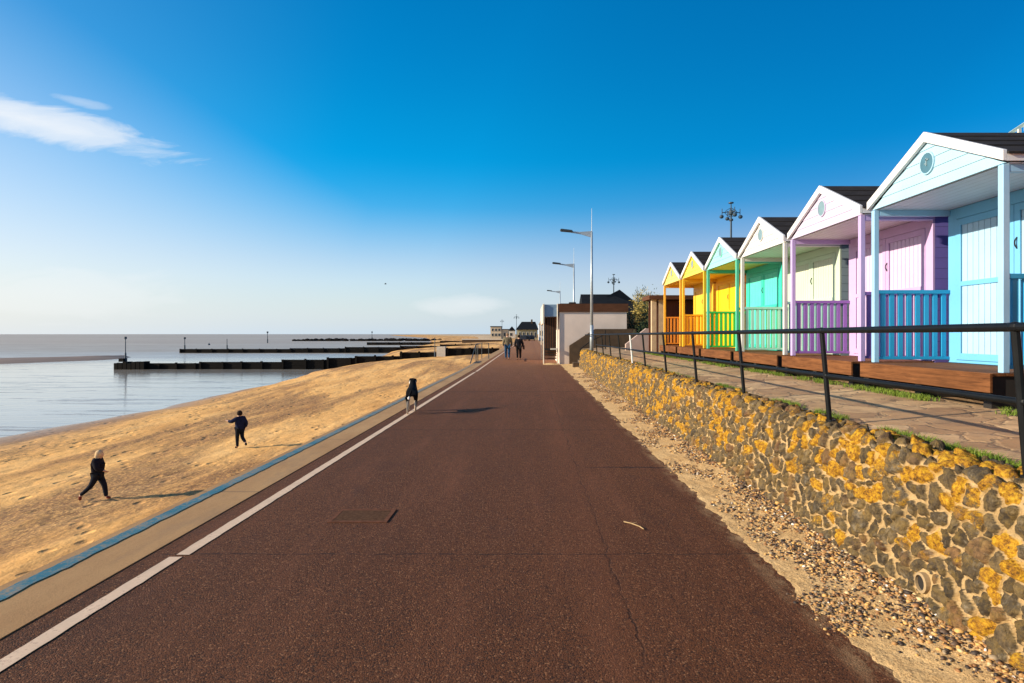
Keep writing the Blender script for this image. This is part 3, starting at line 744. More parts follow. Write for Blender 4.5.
# low sand drift
P3 = np.array([[(.72+.03*i, 31.25+.07*j, .10*math.exp(-((i-14)/16)**2)*math.exp(-((j-9)/6)**2)-.02) for i in range(32)] for j in range(20)])
o = grid_mesh('sand_drift', P3, M['strip']); tag(o, kind='structure')
# retaining wall behind the steps
rw = MB(); rw.prism([(2.19, 0), (5.9, 0), (5.9, 1.98), (3.62, 1.98), (2.19, 1.05)], 1, 31.6, 31.85)
tag(rw.build('retaining_wall', M['brick']), 'brown retaining wall with sloping top behind the steps', 'wall')
st = thing('steps', (2.9, 29.8, 0), 'concrete steps climbing from the promenade to the upper path by the kiosk', 'steps')
s = MB()
for i in range(7): s.box(2.45+i*.2, 2.45+(i+1)*.2-.002, 28.25, 31.5, 0, .138*(i+1))
s.build('treads', simple('steps_dark', (.12, .085, .06), .9), st)
s = MB()
for x, y, z in ((2.5, 28.3, 0), (3.1, 28.3, .45), (3.75, 28.3, .95)):
    s.tube((x, y, z), (x, y, z+.95), .022, n=8)
s.tube((2.5, 28.3, .95), (3.1, 28.3, 1.40), .022, n=8); s.tube((3.1, 28.3, 1.40), (3.75, 28.3, 1.68), .022, n=8)
s.build('handrail', M['rail'], st)
blk = MB(); blk.box(2.15, 2.45, 28.5, 28.8, 0, .28); tag(blk.build('stone_block', M['brick'], bevel=.03), 'small rough block at the foot of the steps', 'block')

# dark roofed building behind
t = thing('pavilion', (6.5, 47, 0), 'dark roofed pavilion rising behind the cream kiosk', 'building')
MB().box(4.4, 9.9, 44.2, 50, 0, 3.3).build('wall', M['brick'], t)
rf = MB(); rf.add([(4.15, 44, 3.25), (10.2, 44, 3.25), (10.2, 50.2, 3.25), (4.15, 50.2, 3.25), (4.15, 46.6, 4.95), (6.6, 46.6, 4.95)], [(0,1,5,4), (1,2,5), (2,3,4,5), (3,0,4)])
rf.add([(6.2, 46.2, 4.75), (9.6, 46.2, 3.5), (9.6, 47.2, 3.5), (6.2, 47.2, 4.75), (7.35, 46.7, 5.35)], [(0,1,4), (1,2,4), (2,3,4), (3,0,4), (0,3,2,1)])
rf.build('roof', M['tile'], t)
s = MB(); s.box(5, 5.8, 44.17, 44.2, 1.5, 2.6); s.build('window', M['glass'], t)

# ------------------------------------------------------------------ shrubs
def shrub(c, r, n, size, m, label, name='shrub'):
    t = thing(name, (c[0], c[1], c[2]), label, 'shrub', 'shrubs on the bank')
    stem = MB()
    for _ in range(5):
        a = random.uniform(0, 6.28); stem.tube((c[0], c[1], c[2]-.3), (c[0]+r[0]*.5*math.cos(a), c[1]+r[1]*.5*math.sin(a), c[2]+r[2]), .05, .015, 6)
    stem.build('stem', M['bark'], t)
    mb = MB()
    cl = [(random.gauss(0, .45), random.gauss(0, .45), random.random()**.7) for _ in range(16)]
    for _ in range(n):
        q = random.choice(cl); a = Vector((random.gauss(0, .22), random.gauss(0, .22), random.gauss(0, .16)))+Vector(q)
        p = Vector((c[0]+a.x*r[0], c[1]+a.y*r[1], c[2]+max(.02, a.z)*r[2]*1.5))
        u = Vector((random.gauss(0,1), random.gauss(0,1), random.gauss(0,1))).normalized()*size*random.uniform(.6, 1.3); w = u.orthogonal().normalized()*size*.35
        mb.add([p-u, p+w, p+u, p-w], [(0,1,2,3)])
    mb.build('foliage', m, t, fix=False)
shrub((7.75, 38, 1.3), (1.0, 1.4, 1.7), 4500, .09, M['leaf_yellow'], 'yellow green shrub behind the ramp wall')
shrub((6.6, 34.2, 1.1), (.9, .8, 1.1), 2200, .07, M['leaf_dark'], 'dark shrub right of the cream kiosk')
shrub((6.0, 28.5, .9), (.7, .8, .9), 1800, .06, M['leaf_dark'], 'dark shrub between the ramp wall and the kiosk')
shrub((8.7, 15.6, 3.2), (.6, .7, .6), 1500, .05, M['leaf_dark'], 'dark shrub top showing over the roof of the lilac hut')
shrub((8.7, 27.0, 2.0), (1.0, 1.6, 1.0), 2600, .08, M['leaf_dark'], 'dark shrub seen through the porches beyond the timber hut')

# picket balustrade high at the right
t = thing('stair_balustrade', (8.6, 9, 4), 'white picket balustrade rising on the bank behind the sky blue hut roof', 'balustrade')
mb = MB()
for i in range(26):
    x = 7.62+i*.11; z = 4.86+(x-7.6)*.66; mb.box(x, x+.045, 9.0, 9.03, z-.85, z)
mb.build('pickets', paint((.74, .70, .62)), t)
mb = MB(); mb.prism([(7.5, 4.83), (10.5, 6.81), (10.5, 6.75), (7.5, 4.77)], 1, 9.035, 9.07); mb.build('handrail', paint((.45, .6, .55)), t)
mb = MB()
for x in (7.75, 9.1, 10.4): mb.box(x, x+.1, 9.08, 9.18, bankz(x+.8, 9)-1.2, 4.0+(x-7.6)*.66+.7)
mb.prism([(7.5, 3.95), (10.5, 5.93), (10.5, 5.85), (7.5, 3.87)], 1, 9.035, 9.07)
mb.build('post', M['brown'], t)

# ------------------------------------------------------------------ lamps
def street_lamp(loc, label, ext=0):
    x, y, z = loc; t = thing('street_lamp', loc, label, 'street lamp', 'tall street lamps with side arms')
    mb = MB(); mb.tube((x, y, z), (x, y, z+1.2), .085, .08, 12); z += ext; mb.tube((x, y, z+1.2-ext), (x, y, z+5.45), .07, .045, 12); mb.build('pole', M['galv'], t, smooth=True)
    MB().tube((x, y, z+5.45), (x, y, z+6.55), .018, .008, 6).build('spike', M['galv'], t)
    mb = MB(); mb.prism([(x+.03, z+5.20), (x+.03, z+5.50), (x-.55, z+5.46), (x-1.0, z+5.50), (x-1.0, z+5.44), (x-.5, z+5.36)], 1, y-.03, y+.03); mb.build('arm', M['galv'], t)
    mb = MB(); mb.prism([(x-.85, z+5.44), (x-.9, z+5.54), (x-1.40, z+5.60), (x-1.45, z+5.56), (x-1.42, z+5.49)], 1, y-.11, y+.11); mb.build('lamp_head', M['lampgrey'], t, bevel=.02)
    return t
street_lamp((2.82, 26.0, .9), 'tall grey street lamp standing by the end of the stone wall')
street_lamp((2.93, 38.0, .0), 'grey street lamp rising behind the cream kiosk roof, arm over the way', .9)
street_lamp((3.28, 62, 0), 'farthest grey street lamp, just left of the kiosk fascia', .9)
# ornate lamp standards
def standard(loc, h, s, label, arms=4):
    x, y, z = loc; t = thing('lamp_standard', loc, label, 'lamp standard', 'ornate four armed lamp standards')
    MB().tube((x, y, z), (x, y, z+h), .10*s, .07*s, 10).build('pole', M['iron'], t)
    mb = MB(); mb.tube((x, y, z+h-.1*s), (x, y, z+h+.05*s), .16*s, .16*s, 10); mb.ball((x, y, z+h+.55*s), .20*s, 6, (1, 1, 1.2)); mb.tube((x, y, z+h), (x, y, z+h+1.35*s), .06*s, .04*s, 8)
    mb.tube((x, y, z+h+1.28*s), (x, y, z+h+1.36*s), .20*s, .20*s, 10)
    mb.build('finial', M['iron'], t)
    for i in range(arms):
        a = 2*math.pi*i/arms+.04; ca, sa = math.cos(a), math.sin(a)
        ar = MB(); pts = [(.0, .45), (.25, .62), (.5, .55), (.72, .55)]
        for p, q in zip(pts, pts[1:]): ar.tube((x+ca*p[0]*s, y+sa*p[0]*s, z+h+p[1]*s), (x+ca*q[0]*s, y+sa*q[0]*s, z+h+q[1]*s), .035*s, n=6)
        pts = [(.05, .9), (.35, .75), (.5, .55), (.35, .35), (.05, .2)]
        for p, q in zip(pts, pts[1:]): ar.tube((x+ca*p[0]*s, y+sa*p[0]*s, z+h+p[1]*s), (x+ca*q[0]*s, y+sa*q[0]*s, z+h+q[1]*s), .022*s, n=6)
        ar.tube((x+ca*.72*s, y+sa*.72*s, z+h+.40*s), (x+ca*.72*s, y+sa*.72*s, z+h+.85*s), .03*s, n=6)
        ao = ar.build('arm', M['iron'], t)
        MB().ball((x+ca*.76*s, y+sa*.76*s, z+h+.22*s), .17*s, 6, (1, 1, .9)).build('lamp', M['iron'], ao)
standard((15.9, 45, 3.0), 7.75, 1.0, 'dark ornate lamp standard rising behind the mint gable')
standard((12.5, 85, 3.0), 6.2, 1.05, 'dark ornate lamp standard rising above the pavilion roof')
standard((-4.4, 185, -.5), 7.2, 1.0, 'small far lamp standard left of the dark roofed inn')
standard((-11.8, 240, -.5), 7.2, .9, 'farthest lamp standard above the sandy apartment block')

# ------------------------------------------------------------------ beach, sea
SEA = -2.5
def xw(y):
    return float(np.interp(y, [0, 24, 40, 75, 110, 150, 217, 340, 600, 1200, 2400], [-22.2, -21, -21, -23.6, -28, -36, -38, -60, -110, -285, -600]))
def sstep(a, b_, t): t = min(1, max(0, (t-a)/(b_-a))); return t*t*(3-2*t)
def beachz(x, y):
    w = xw(y)+1.2*mn.noise(Vector((y*.07, 3, 0)))+.5*mn.noise(Vector((y*.3, 5, 0))); rise = .8+1.1*sstep(12, 66, y)
    if y > 67.9: rise = 1.1+1.0*sstep(69, 124, y)
    s = (x-w)/(-3.6-w)
    z = SEA+(rise*s**(.72-.24*sstep(30, 62, y)) if s > 0 else rise*.6*s*2)
    if s > 0:
        dry = min(1, s*5)
        z += dry*(.035*mn.noise(Vector((x*.35, y*.12, 0)))+.026*mn.noise(Vector((x*1.7, y*1.1, 2)))+(.028*mn.noise(Vector((x*5.1, y*4.2, 4))) if y < 60 else 0))
    return max(z, SEA-1.5)
ysb = np.concatenate([np.arange(-6, 8, .5), np.arange(8, 26, .11), np.arange(26, 45, .2), np.arange(45, 67.8, .5), np.arange(68.1, 130, 2), np.arange(130, 700, 10), np.array([700, 900, 1400, 2200])])
def rowx(y):
    far = xw(y)-6
    return far
P = []
uu = np.linspace(0, 1, 190)
for y in ysb:
    x1 = rowx(y); x0 = -3.58 if y < 160 else (60 if y > 175 else -3.58)
    P.append([(x0+(x1-x0)*u, y, beachz(x0+(x1-x0)*u, y) if x0+(x1-x0)*u < -3.6 else -.35) for u in uu])
P = np.array(P)[::-1]; bo = grid_mesh('beach', P, M['sand']); tag(bo, kind='structure')
mb = MB(); mb.add([(-9000, -400, SEA), (200, -400, SEA), (200, 14000, SEA), (-9000, 14000, SEA)], [(0,1,2,3)])
tag(mb.build('sea', M['water']), kind='structure')
# seabed under all
# far land
P = []
for i in range(60):
    y = 200+i*60
    xl = -.10*y-20 if y < 600 else -.235*y+61
    P.append([(xl+(700-xl)*u, y, (-.6+.5*max(0, mn.noise(Vector((y*.01, u*9, 0)))) if u > .03 else -2.8)) for u in np.linspace(0, 1, 60)])
P = np.array(P)[::-1]; tag(grid_mesh('far_shore', P, M['farsand']), kind='structure')
# sandbank: height falls off from a curved spine
sp_x = [(-72.5, 103, .3), (-76, 94, 8), (-84, 86, 13), (-100, 82, 17), (-160, 80, 18)]
spn = []
for (a, b_) in zip(sp_x, sp_x[1:]):
    for k in range(20): t_ = k/20; spn.append([a[q]+(b_[q]-a[q])*t_ for q in range(3)])
spn = np.array(spn); P = []
for y in np.arange(56, 108, .8):
    row = []
    for x in np.arange(-158, -60, 1.0):
        d_ = np.min(np.hypot(spn[:, 0]-x, spn[:, 1]-y)/spn[:, 2]); row.append((x, y, SEA-.10+.55*max(0, 1-d_**2)+.05*mn.noise(Vector((x*.15, y*.4, 0)))))
    P.append(row)
tag(grid_mesh('sandbank', np.array(P)[::-1], M['wetsand']), kind='structure')

# groynes
def groyne(y, secs, label, pile=2.4, posts=True, wdt=.35, slant=0):
    t = thing('groyne', (secs[0][0], y, SEA), label, 'groyne', 'dark timber groynes running into the sea')
    mb = MB(); bot = SEA-1
    for x0, x1, z in secs:
        n = max(1, int((z-SEA+.6)/.22))
        for i in range(n):
            zz = z-i*.23; mb.box(x0, x1-.01, y-wdt/2+.012*(i % 2), y+wdt/2, zz-.22, zz)
    mb.build('planks', M['groyne'], t)
    if posts:
        for x0, x1, z in secs:
            x = x0+.2
            while x < x1:
                p = MB(); hh = z+random.uniform(.02, .14); p.box(x-.11, x+.11, y-wdt/2-.18, y-wdt/2-.003, bot, hh); p.build('pile', M['groyne'], t); x += pile*random.uniform(.85, 1.15)
    return t
def marker(x, y, z0, z1, label, r=.07, mark=True):
    t = thing('marker_post', (x, y, z0), label, 'marker post', 'marker posts on the groynes')
    mb = MB(); mb.tube((x, y, z0), (x, y, z0+(z1-z0)*.4), r*1.9, r*1.7, 8); mb.tube((x, y, z0+(z1-z0)*.4), (x, y, z1), r, r*.8, 8); mb.build('pole', M['iron'], t)
    if mark: MB().tube((x, y, z1), (x, y, z1+r*5), r*2.6, r*2.6, 8).build('topmark', M['iron'], t)
X = lambda px, y: (px-530)*y/F
g1 = groyne(68, [(X(118,68), X(200,68), -1.79), (X(200,68), X(282,68), -1.64), (X(282,68), X(327,68), -1.37), (X(327,68), X(355,68), -1.15), (X(355,68), X(400,68), -.95), (X(400,68), X(437,68), -.48), (X(446,68), -3.65, .0)],
   'nearest dark timber groyne stepping down from the sea wall into the pool')
for i in range(7): MB().box(X(118,68)+i*.52, X(118,68)+i*.52+.44, 67.3, 68.4, SEA-1, -1.68+random.uniform(-.1, .2)).build('end_pile', M['groyne'], g1)
MB().box(X(121.5,68), X(121.5,68)+.55, 67.5, 68.2, -1.6, -1.2).build('end_cap', M['groyne'], g1)
MB().box(X(437,68), X(445.8,68), 67.6, 68.5, -2, .20).build('end_block', M['offwhite'], g1)
marker(X(125.5,68), 68, -1.65, 1.10, 'marker post at the seaward end of the nearest groyne', .055)
marker(X(436,68), 67.2, -1.6, 1.3, 'thin marker post beside the pale block of the nearest groyne', .05, False)
g2 = groyne(126, [(X(180,126), X(290,126), -1.62), (X(290,126), X(345,126), -1.45), (X(345,126), X(400,126), -1.2), (X(400,126), X(440,126), -.95), (X(440,126), -4, -.6)], 'second dark timber groyne, behind the nearest one', 3.5)
marker(X(184.7,126), 126, -1.6, .55, 'marker post at the tip of the second groyne', .09)
marker(X(227,126), 126, -1.6, .6, 'marker post part way along the second groyne', .08, False)
g3 = groyne(217, [(X(367,217), X(440,217), -1.45), (X(440,217), X(500,217), -.9)], 'third groyne, short and low, before the far breakwater', 4, True, .5)
# rock breakwater
bw = MB()
for i in range(200):
    u = random.random(); x = X(292,340)+(X(440,340)-X(292,340))*u; s = random.uniform(.8, 1.6)
    bw.ball((x, 340+random.gauss(0, 2.2), SEA+random.uniform(0, .5+.5*min(1, u*4))), s, 3, (1.2, 1, .6))
tag(bw.build('breakwater', simple('dark_rock', (.012, .010, .009), .95, .4, spec=.1)), 'long dark rock breakwater low on the horizon', 'breakwater')
marker(X(267.5,265), 265, SEA, 2.1, 'tall marker post standing in the open sea', .16)
marker(X(372,420), 420, SEA, 2.6, 'far marker post beyond the rock breakwater', .2)
b = thing('buoy', (X(209,217), 217, SEA), 'small dark buoy floating beyond the second groyne', 'buoy')
MB().ball((X(209,217), 217, SEA+.2), .42, 8).build('float', M['iron'], b, smooth=True)
MB().tube((X(209,217), 217, SEA+.5), (X(209,217), 217, SEA+.95), .09, .05, 8).build('topmark', M['iron'], b)
# beach step railing on the promenade edge
t = thing('step_railing', (-3.2, 35, 0), 'low metal guard railing round the beach steps at the promenade edge', 'railing')
for x, y in ((-3.28, 34.6), (-3.30, 36.0), (-2.83, 39.0), (-3.3, 39.0)):
    MB().tube((x, y, 0), (x, y, 1.08), .028, n=8).build('post', M['lampgrey'], t)
mb = MB(); mb.tube((-3.28, 34.6, 1.08), (-3.3, 36, 1.08), .025); mb.tube((-3.3, 36, 1.08), (-3.3, 39.0, 1.08), .025); mb.tube((-3.3, 39.0, 1.08), (-2.83, 39.0, 1.08), .025)
mb.tube((-3.28, 34.6, 1.08), (-3.42, 32.6, .02), .03)
mb.build('rail', M['lampgrey'], t)
tag(MB().box(-3.33, -2.98, 33.0, 35.2, .007, .016).build('step_opening_shade', M['dark']), 'thin dark sheet painted as the shaded opening where the beach steps go down', 'steps')  # flat dark sheet on the concrete, painted for shade in the stair notch

# ------------------------------------------------------------------ far buildings
def windows(parent, xs, zs, y, w, h, m=None):
    for x in xs:
        for z in zs:
            f = MB(); f.box(x-w/2-.12, x+w/2+.12, y-.08, y-.01, z-.12, z+h+.12); fo = f.build('window', M['offwhite'], parent)
            MB().box(x-w/2, x+w/2, y-.12, y-.085, z, z+h).build('pane', M['glass'], fo)
y = 200; t = thing('inn', (X(527,y), y, -.3), 'dark hip roofed seafront inn with pale windows at the end of the promenade', 'building')
x0, x1 = X(517,y), X(537.5,y)
MB().box(x0, x1, y, y+8, -.4, 3.2).build('wall', simple('inn_wall', (.33, .30, .17), .8), t)
rf = MB(); rf.add([(x0-.5, y-.5, 3.2), (x1+.4, y-.5, 3.2), (x1+.4, y+8.5, 3.2), (x0-.5, y+8.5, 3.2), (x0+1.6, y+4, 6.1), (x1-.7, y+4, 6.1)], [(0,1,5,4), (1,2,5), (2,3,4,5), (3,0,4), (0,3,2,1)]); ro = rf.build('roof', M['tile'], t)
MB().box(x1-2.3, x1-1.7, y+3, y+3.6, 5, 6.9).build('chimney', M['brick'], ro)
windows(t, [x0+1+i*1.35 for i in range(5)], [.5], y, .55, 1.8)
y = 250; t = thing('apartment_block', (X(499,y), y, -.3), 'sandy coloured seafront apartment block left of the walking couple', 'building')
x0, x1 = X(490.5,y), X(508,y)
w = MB(); w.box(x0, x1-3, y, y+10, -.4, 4.8); w.box(x1-3, x1, y+1, y+9, -.4, 3.6); w.build('wall', M['farwall'], t)
MB().box(x0-.15, x1-2.9, y-.2, y+10.2, 4.8, 5.15).build('roof', M['tile'], t); MB().box(x1-2.9, x1+.2, y+.8, y+9.2, 3.6, 3.9).build('roof', M['tile'], t)
windows(t, [x0+.9, x0+2.4, x0+3.8], [.8, 3.0], y, .8, 1.1); windows(t, [x1-1.5], [.8], y+1, .9, 1.4)
y = 290; t = thing('seafront_house', (X(511,y), y, -.3), 'small dark roofed house between the apartment block and the inn', 'building')
MB().box(X(508.5,y), X(515,y), y, y+6, -.4, 3.4).build('wall', M['offwhite'], t); MB().prism([(X(508,y), 3.4), (X(515.5,y), 3.4), (X(511.8,y), 5.6)], 1, y-.2, y+6.2).build('roof', M['tile'], t)
windows(t, [X(511,y)], [.8], y, 1, 1.4)
y = 150; t = thing('seafront_house', (X(541,y), y, 0), 'white gabled house at the left edge of the shelter', 'building')
MB().box(X(538.8,y), X(548,y), y, y+7, -.1, 4.2).build('wall', M['white'], t); MB().prism([(X(538.5,y), 4.2), (X(548.5,y), 4.2), (X(543.5,y), 6.4)], 1, y-.2, y+7.2).build('roof', M['farwall'], t)
windows(t, [X(541,y)], [1.4], y, .6, 1.1)
y = 170; t = thing('sea_wall', (X(480,y), y, -1), 'long pale sea wall closing off the beach in the distance', 'sea wall')
MB().box(X(462,y), X(502,y), y, y+.8, -2.2, -.05).build('wall', M['brick'], t); MB().box(X(462,y)-.1, X(502,y), y-.15, y+.9, -.05, .28).build('coping', M['offwhite'], t)
for i, px in enumerate((523, 527, 531.5)):
    y = 140+i*3; x = X(px, y); t = thing('parked_car', (x, y, 0), ['dark car parked farthest left before the inn', 'dark car parked between two others before the inn', 'dark car parked farthest right before the inn'][i], 'car', 'cars parked before the inn')
    MB().prism([(x-.8, .3), (x+.8, .3), (x+.82, .85), (x+.62, 1.4), (x-.62, 1.4), (x-.82, .85)], 1, y, y+4).build('body', simple('car_paint', (.03, .035, .05), .3), t, bevel=.08)
    for sx_ in (-.7, .7): MB().tube((x+sx_-.1, y+.8, .32), (x+sx_+.1, y+.8, .32), .32, n=12).build('wheel', M['dark'], t)
    MB().prism([(x-.55, .95), (x+.55, .95), (x+.5, 1.3), (x-.5, 1.3)], 1, y-.04, y-.005).build('rear_window', M['glass'], t)

# ------------------------------------------------------------------ figures
def skin(name, verts, edges, m, parent, levels=1, root=0):
    off = base(parent) if parent else Vector((0,0,0))
    me = bpy.data.meshes.new(name); me.from_pydata([tuple(v[:3]) for v in verts], edges, [])
    bm = bmesh.new(); bm.from_mesh(me); bm.verts.ensure_lookup_table(); la = bm.verts.layers.skin.verify()
    for i, v in enumerate(bm.verts):
        r = verts[i][3]; v[la].radius = (r, verts[i][4] if len(verts[i]) > 4 else r); v[la].use_root = (i == root)
    bm.to_mesh(me); bm.free(); me.materials.append(m)
    o = bpy.data.objects.new(name, me); C.objects.link(o); o.parent = parent
    sk = o.modifiers.new('skin', 'SKIN'); sk.use_smooth_shade = True
    ss = o.modifiers.new('sub', 'SUBSURF'); ss.levels = levels; ss.render_levels = levels
    return o
def figure(loc, heading, h, pose, cl, label, child=False):
    """local axes: x right, y forward, z up; sizes in body heights"""
    t = thing('person', loc, label, 'person'); t.rotation_euler = (0, 0, heading)
    hs = 1.22 if child else 1.0
    J = dict(pel=(0, 0, .52), sp=(0, .01, .63), ch=(0, .015, .73), nk=(0, .01, .815), hb=(0, .012, .86), hd=(0, .018, .915), ht=(0, .012, .962),
             ls=(-.115, 0, .79), rs=(.115, 0, .79), le=(-.15, -.01, .63), re=(.15, -.01, .63), lw=(-.155, .05, .50), rw=(.155, .05, .50),
             lh=(-.06, 0, .50), rh=(.06, 0, .50), lk=(-.06, .03, .28), rk=(.06, .02, .28), la=(-.06, 0, .045), ra=(.06, -.02, .045), lt=(-.06, .09, .02), rt=(.06, .09, .02))
    J.update(pose)
    names = list(J); rad = dict(pel=.06, sp=.055, ch=.06, nk=.033, hb=.04*hs, hd=.056*hs, ht=.035*hs, ls=.030, rs=.030, le=.024, re=.028, lw=.019, rw=.019, lh=.045, rh=.045, lk=.032, rk=.032, la=.024, ra=.024, lt=.018, rt=.018)
    V = [(J[n][0]*h, J[n][1]*h, J[n][2]*h, rad[n]*h) for n in names]; ix = {n: i for i, n in enumerate(names)}
    E = [('pel','sp'),('sp','ch'),('ch','nk'),('nk','hb'),('hb','hd'),('hd','ht'),('ch','ls'),('ls','le'),('le','lw'),('ch','rs'),('rs','re'),('re','rw'),('pel','lh'),('lh','lk'),('lk','la'),('la','lt'),('pel','rh'),('rh','rk'),('rk','ra'),('ra','rt')]
    E = [(ix[a], ix[b_]) for a, b_ in E]
    # hands: palm and five fingers
    for s, w_, e_ in ((-1, 'lw', 'le'), (1, 'rw', 're')):
        wv = Vector(J[w_]); d = (wv-Vector(J[e_])).normalized(); sd = Vector((0, 1, 0)) if abs(d.y) < .8 else Vector((1, 0, 0)); sd = (sd-d*sd.dot(d)).normalized()
        palm = wv+d*.035; pi_ = len(V); V.append((*(palm*h), .017*h)); E.append((ix[w_], pi_))
        for q in range(4):
            o_ = sd*(.0135*(1.5-q)); ln_ = (.036, .04, .037, .030)[q]
            a = palm+d*.018+o_; b_ = a+d*ln_*.6+o_*.1; c_ = b_+d*ln_*.4+Vector((-s*.008, 0, 0))
            k0 = len(V); V += [(*(a*h), .0058*h), (*(b_*h), .005*h), (*(c_*h), .0042*h)]; E += [(pi_, k0), (k0, k0+1), (k0+1, k0+2)]
        a = palm+sd*.022+d*.004; b_ = a+sd*.006+d*.02; k0 = len(V); V += [(*(a*h), .0065*h), (*(b_*h), .005*h)]; E += [(pi_, k0), (k0, k0+1)]
    nose = Vector(J['hd'])+Vector((0, .058*hs, -.008)); k0 = len(V); V.append((*(nose*h), .008*h)); E.append((ix['hd'], k0))
    skin('body', V, E, cl['skin'], t)
    def sub(ns, es, rr, nm, m, f=1.0, lv=1):
        vs = [(J[n][0]*h, J[n][1]*h, J[n][2]*h, rr[n]*h) for n in ns]; k_ = {n: i for i, n in enumerate(ns)}
        return skin(nm, vs, [(k_[a], k_[b_]) for a, b_ in es], m, t, lv)
    J['hem'] = (J['pel'][0], J['pel'][1], J['pel'][2]-cl.get('hem', .04)); J['cl'] = (J['nk'][0], J['nk'][1], J['nk'][2]+.01)
    sub(['sp','ch','cl','hem','ls','le','lw','rs','re','rw'], [('hem','sp'),('sp','ch'),('ch','cl'),('ch','ls'),('ls','le'),('le','lw'),('ch','rs'),('rs','re'),('re','rw')],
        {a_: v_*(1.16 if child else 1.0) for a_, v_ in dict(sp=.098, ch=.100, cl=.048, hem=.105, ls=.058, le=.044, lw=.031, rs=.058, re=.044, rw=.031).items()}, 'jacket', cl['jacket'])
    if 'shirt' in cl:
        J['s1'] = (0, J['pel'][1], J['hem'][2]-.03); J['s0'] = (0, J['pel'][1], J['hem'][2]+.03)
        sub(['s0','s1'], [('s0','s1')], dict(s0=.094, s1=.092), 'shirt', cl['shirt'])
    sub(['pel','lh','lk','la','rh','rk','ra'], [('pel','lh'),('lh','lk'),('lk','la'),('pel','rh'),('rh','rk'),('rk','ra')],
        dict(pel=.085, lh=.072, lk=.050, la=.036, rh=.072, rk=.050, ra=.036), 'trousers', cl['trousers'])
    for a_, b_ in (('la','lt'), ('ra','rt')):
        sub([a_, b_], [(a_, b_)], {a_: .034, b_: .028}, 'shoe', cl['shoes'])
    hm = MB(); c0 = Vector(J['hd'])+Vector((0, -.012, .014)); r = .057*hs*h
    hm.ball((c0.x*h, c0.y*h, c0.z*h), r, 8, (1, 1, 1.08))
    if cl.get('long'): hm.ball((c0.x*h, (c0.y-.02)*h, (c0.z-.05)*h), r*.95, 8, (1.05, .8, 1.25))
    if cl.get('hood'): hm.ball((c0.x*h, (c0.y-.01)*h, (c0.z-.075)*h), r*1.0, 8, (1.2, .9, .6))
    ho = MB.build(hm, 'hair', cl['hair'], None, smooth=True); ho.parent = t
    return t
skinm = simple('skin', (.55, .32, .22), .6, .08); 
# running child in dark coat, blond hair: heads right and slightly away
g0 = beachz(-9.55, 12.85)
figure((-9.35, 12.3, beachz(-9.35, 12.3)), R(-75), 1.10, dict(lh=(-.06, 0, .50), rh=(.06, 0, .50), lk=(-.05, .10, .29), la=(-.05, .13, .05), lt=(-.05, .21, .02), rk=(.05, -.09, .30), ra=(.05, -.27, .13), rt=(.05, -.27, .03),
    le=(-.16, -.06, .66), lw=(-.12, .03, .58), re=(.16, .06, .65), rw=(.10, .14, .60), ch=(0, .03, .73), hd=(0, .04, .905), hb=(0, .03, .85), ht=(0, .035, .96)),
    dict(skin=skinm, jacket=flat((.014, .013, .018)), trousers=flat((.012, .014, .022)), shoes=flat((.20, .045, .025)), hair=flat((.62, .44, .24)), hem=.06, long=1), 'child with blond hair in a dark coat and reddish boots striding across the sand', True)
figure((-9.0, 17.65, beachz(-9.0, 17.65)), R(60), 1.17, dict(lk=(-.05, .04, .27), la=(-.05, .03, .04), lt=(-.05, .12, .02), rk=(.05, -.02, .29), ra=(.05, -.17, .16), rt=(.05, -.20, .08),
    le=(-.20, .06, .72), lw=(-.22, .16, .74), re=(.15, -.06, .64), rw=(.14, -.02, .54)),
    dict(skin=skinm, jacket=flat((.010, .016, .045)), trousers=flat((.008, .011, .02)), shoes=flat((.012, .012, .015)), hair=flat((.02, .014, .012)), hem=.02), 'dark haired child in a navy jacket running on the sand with one arm out', True)
figure((-1.50, 37.9, 0), R(4), 1.80, dict(lk=(-.06, .05, .28), la=(-.06, .08, .045), lt=(-.06, .16, .03), rk=(.055, -.01, .28), ra=(.055, -.05, .05), rt=(.055, .03, .02)),
    dict(skin=skinm, jacket=flat((.15, .13, .085)), trousers=flat((.02, .06, .13)), shoes=flat((.03, .025, .02)), hair=flat((.22, .15, .10)), shirt=flat((.6, .58, .55)), hem=.0), 'walker in an olive grey jacket and blue jeans seen from behind')
figure((-.74, 37.7, 0), R(-3), 1.66, dict(rk=(.055, .05, .28), ra=(.055, .06, .045), rt=(.055, .14, .03), lk=(-.055, -.01, .28), la=(-.055, -.05, .05), lt=(-.055, .03, .02)),
    dict(skin=skinm, jacket=flat((.010, .010, .014)), trousers=flat((.012, .011, .012)), shoes=flat((.01, .01, .01)), hair=flat((.02, .014, .012)), hem=.12), 'walker in a long black coat carrying a bag seen from behind')
hb = thing('handbag', (-.41, 37.7, .68), 'dark handbag hanging at the side of the black coated walker', 'handbag')
MB().box(-.46, -.36, 37.55, 37.85, .68, .95).build('pouch', flat((.02, .01, .01)), hb, bevel=.02)
s = MB(); s.tube((-.41, 37.58, .94), (-.43, 37.70, 1.15), .01); s.tube((-.41, 37.82, .94), (-.43, 37.70, 1.15), .01); s.build('strap', flat((.02, .01, .01)), hb)
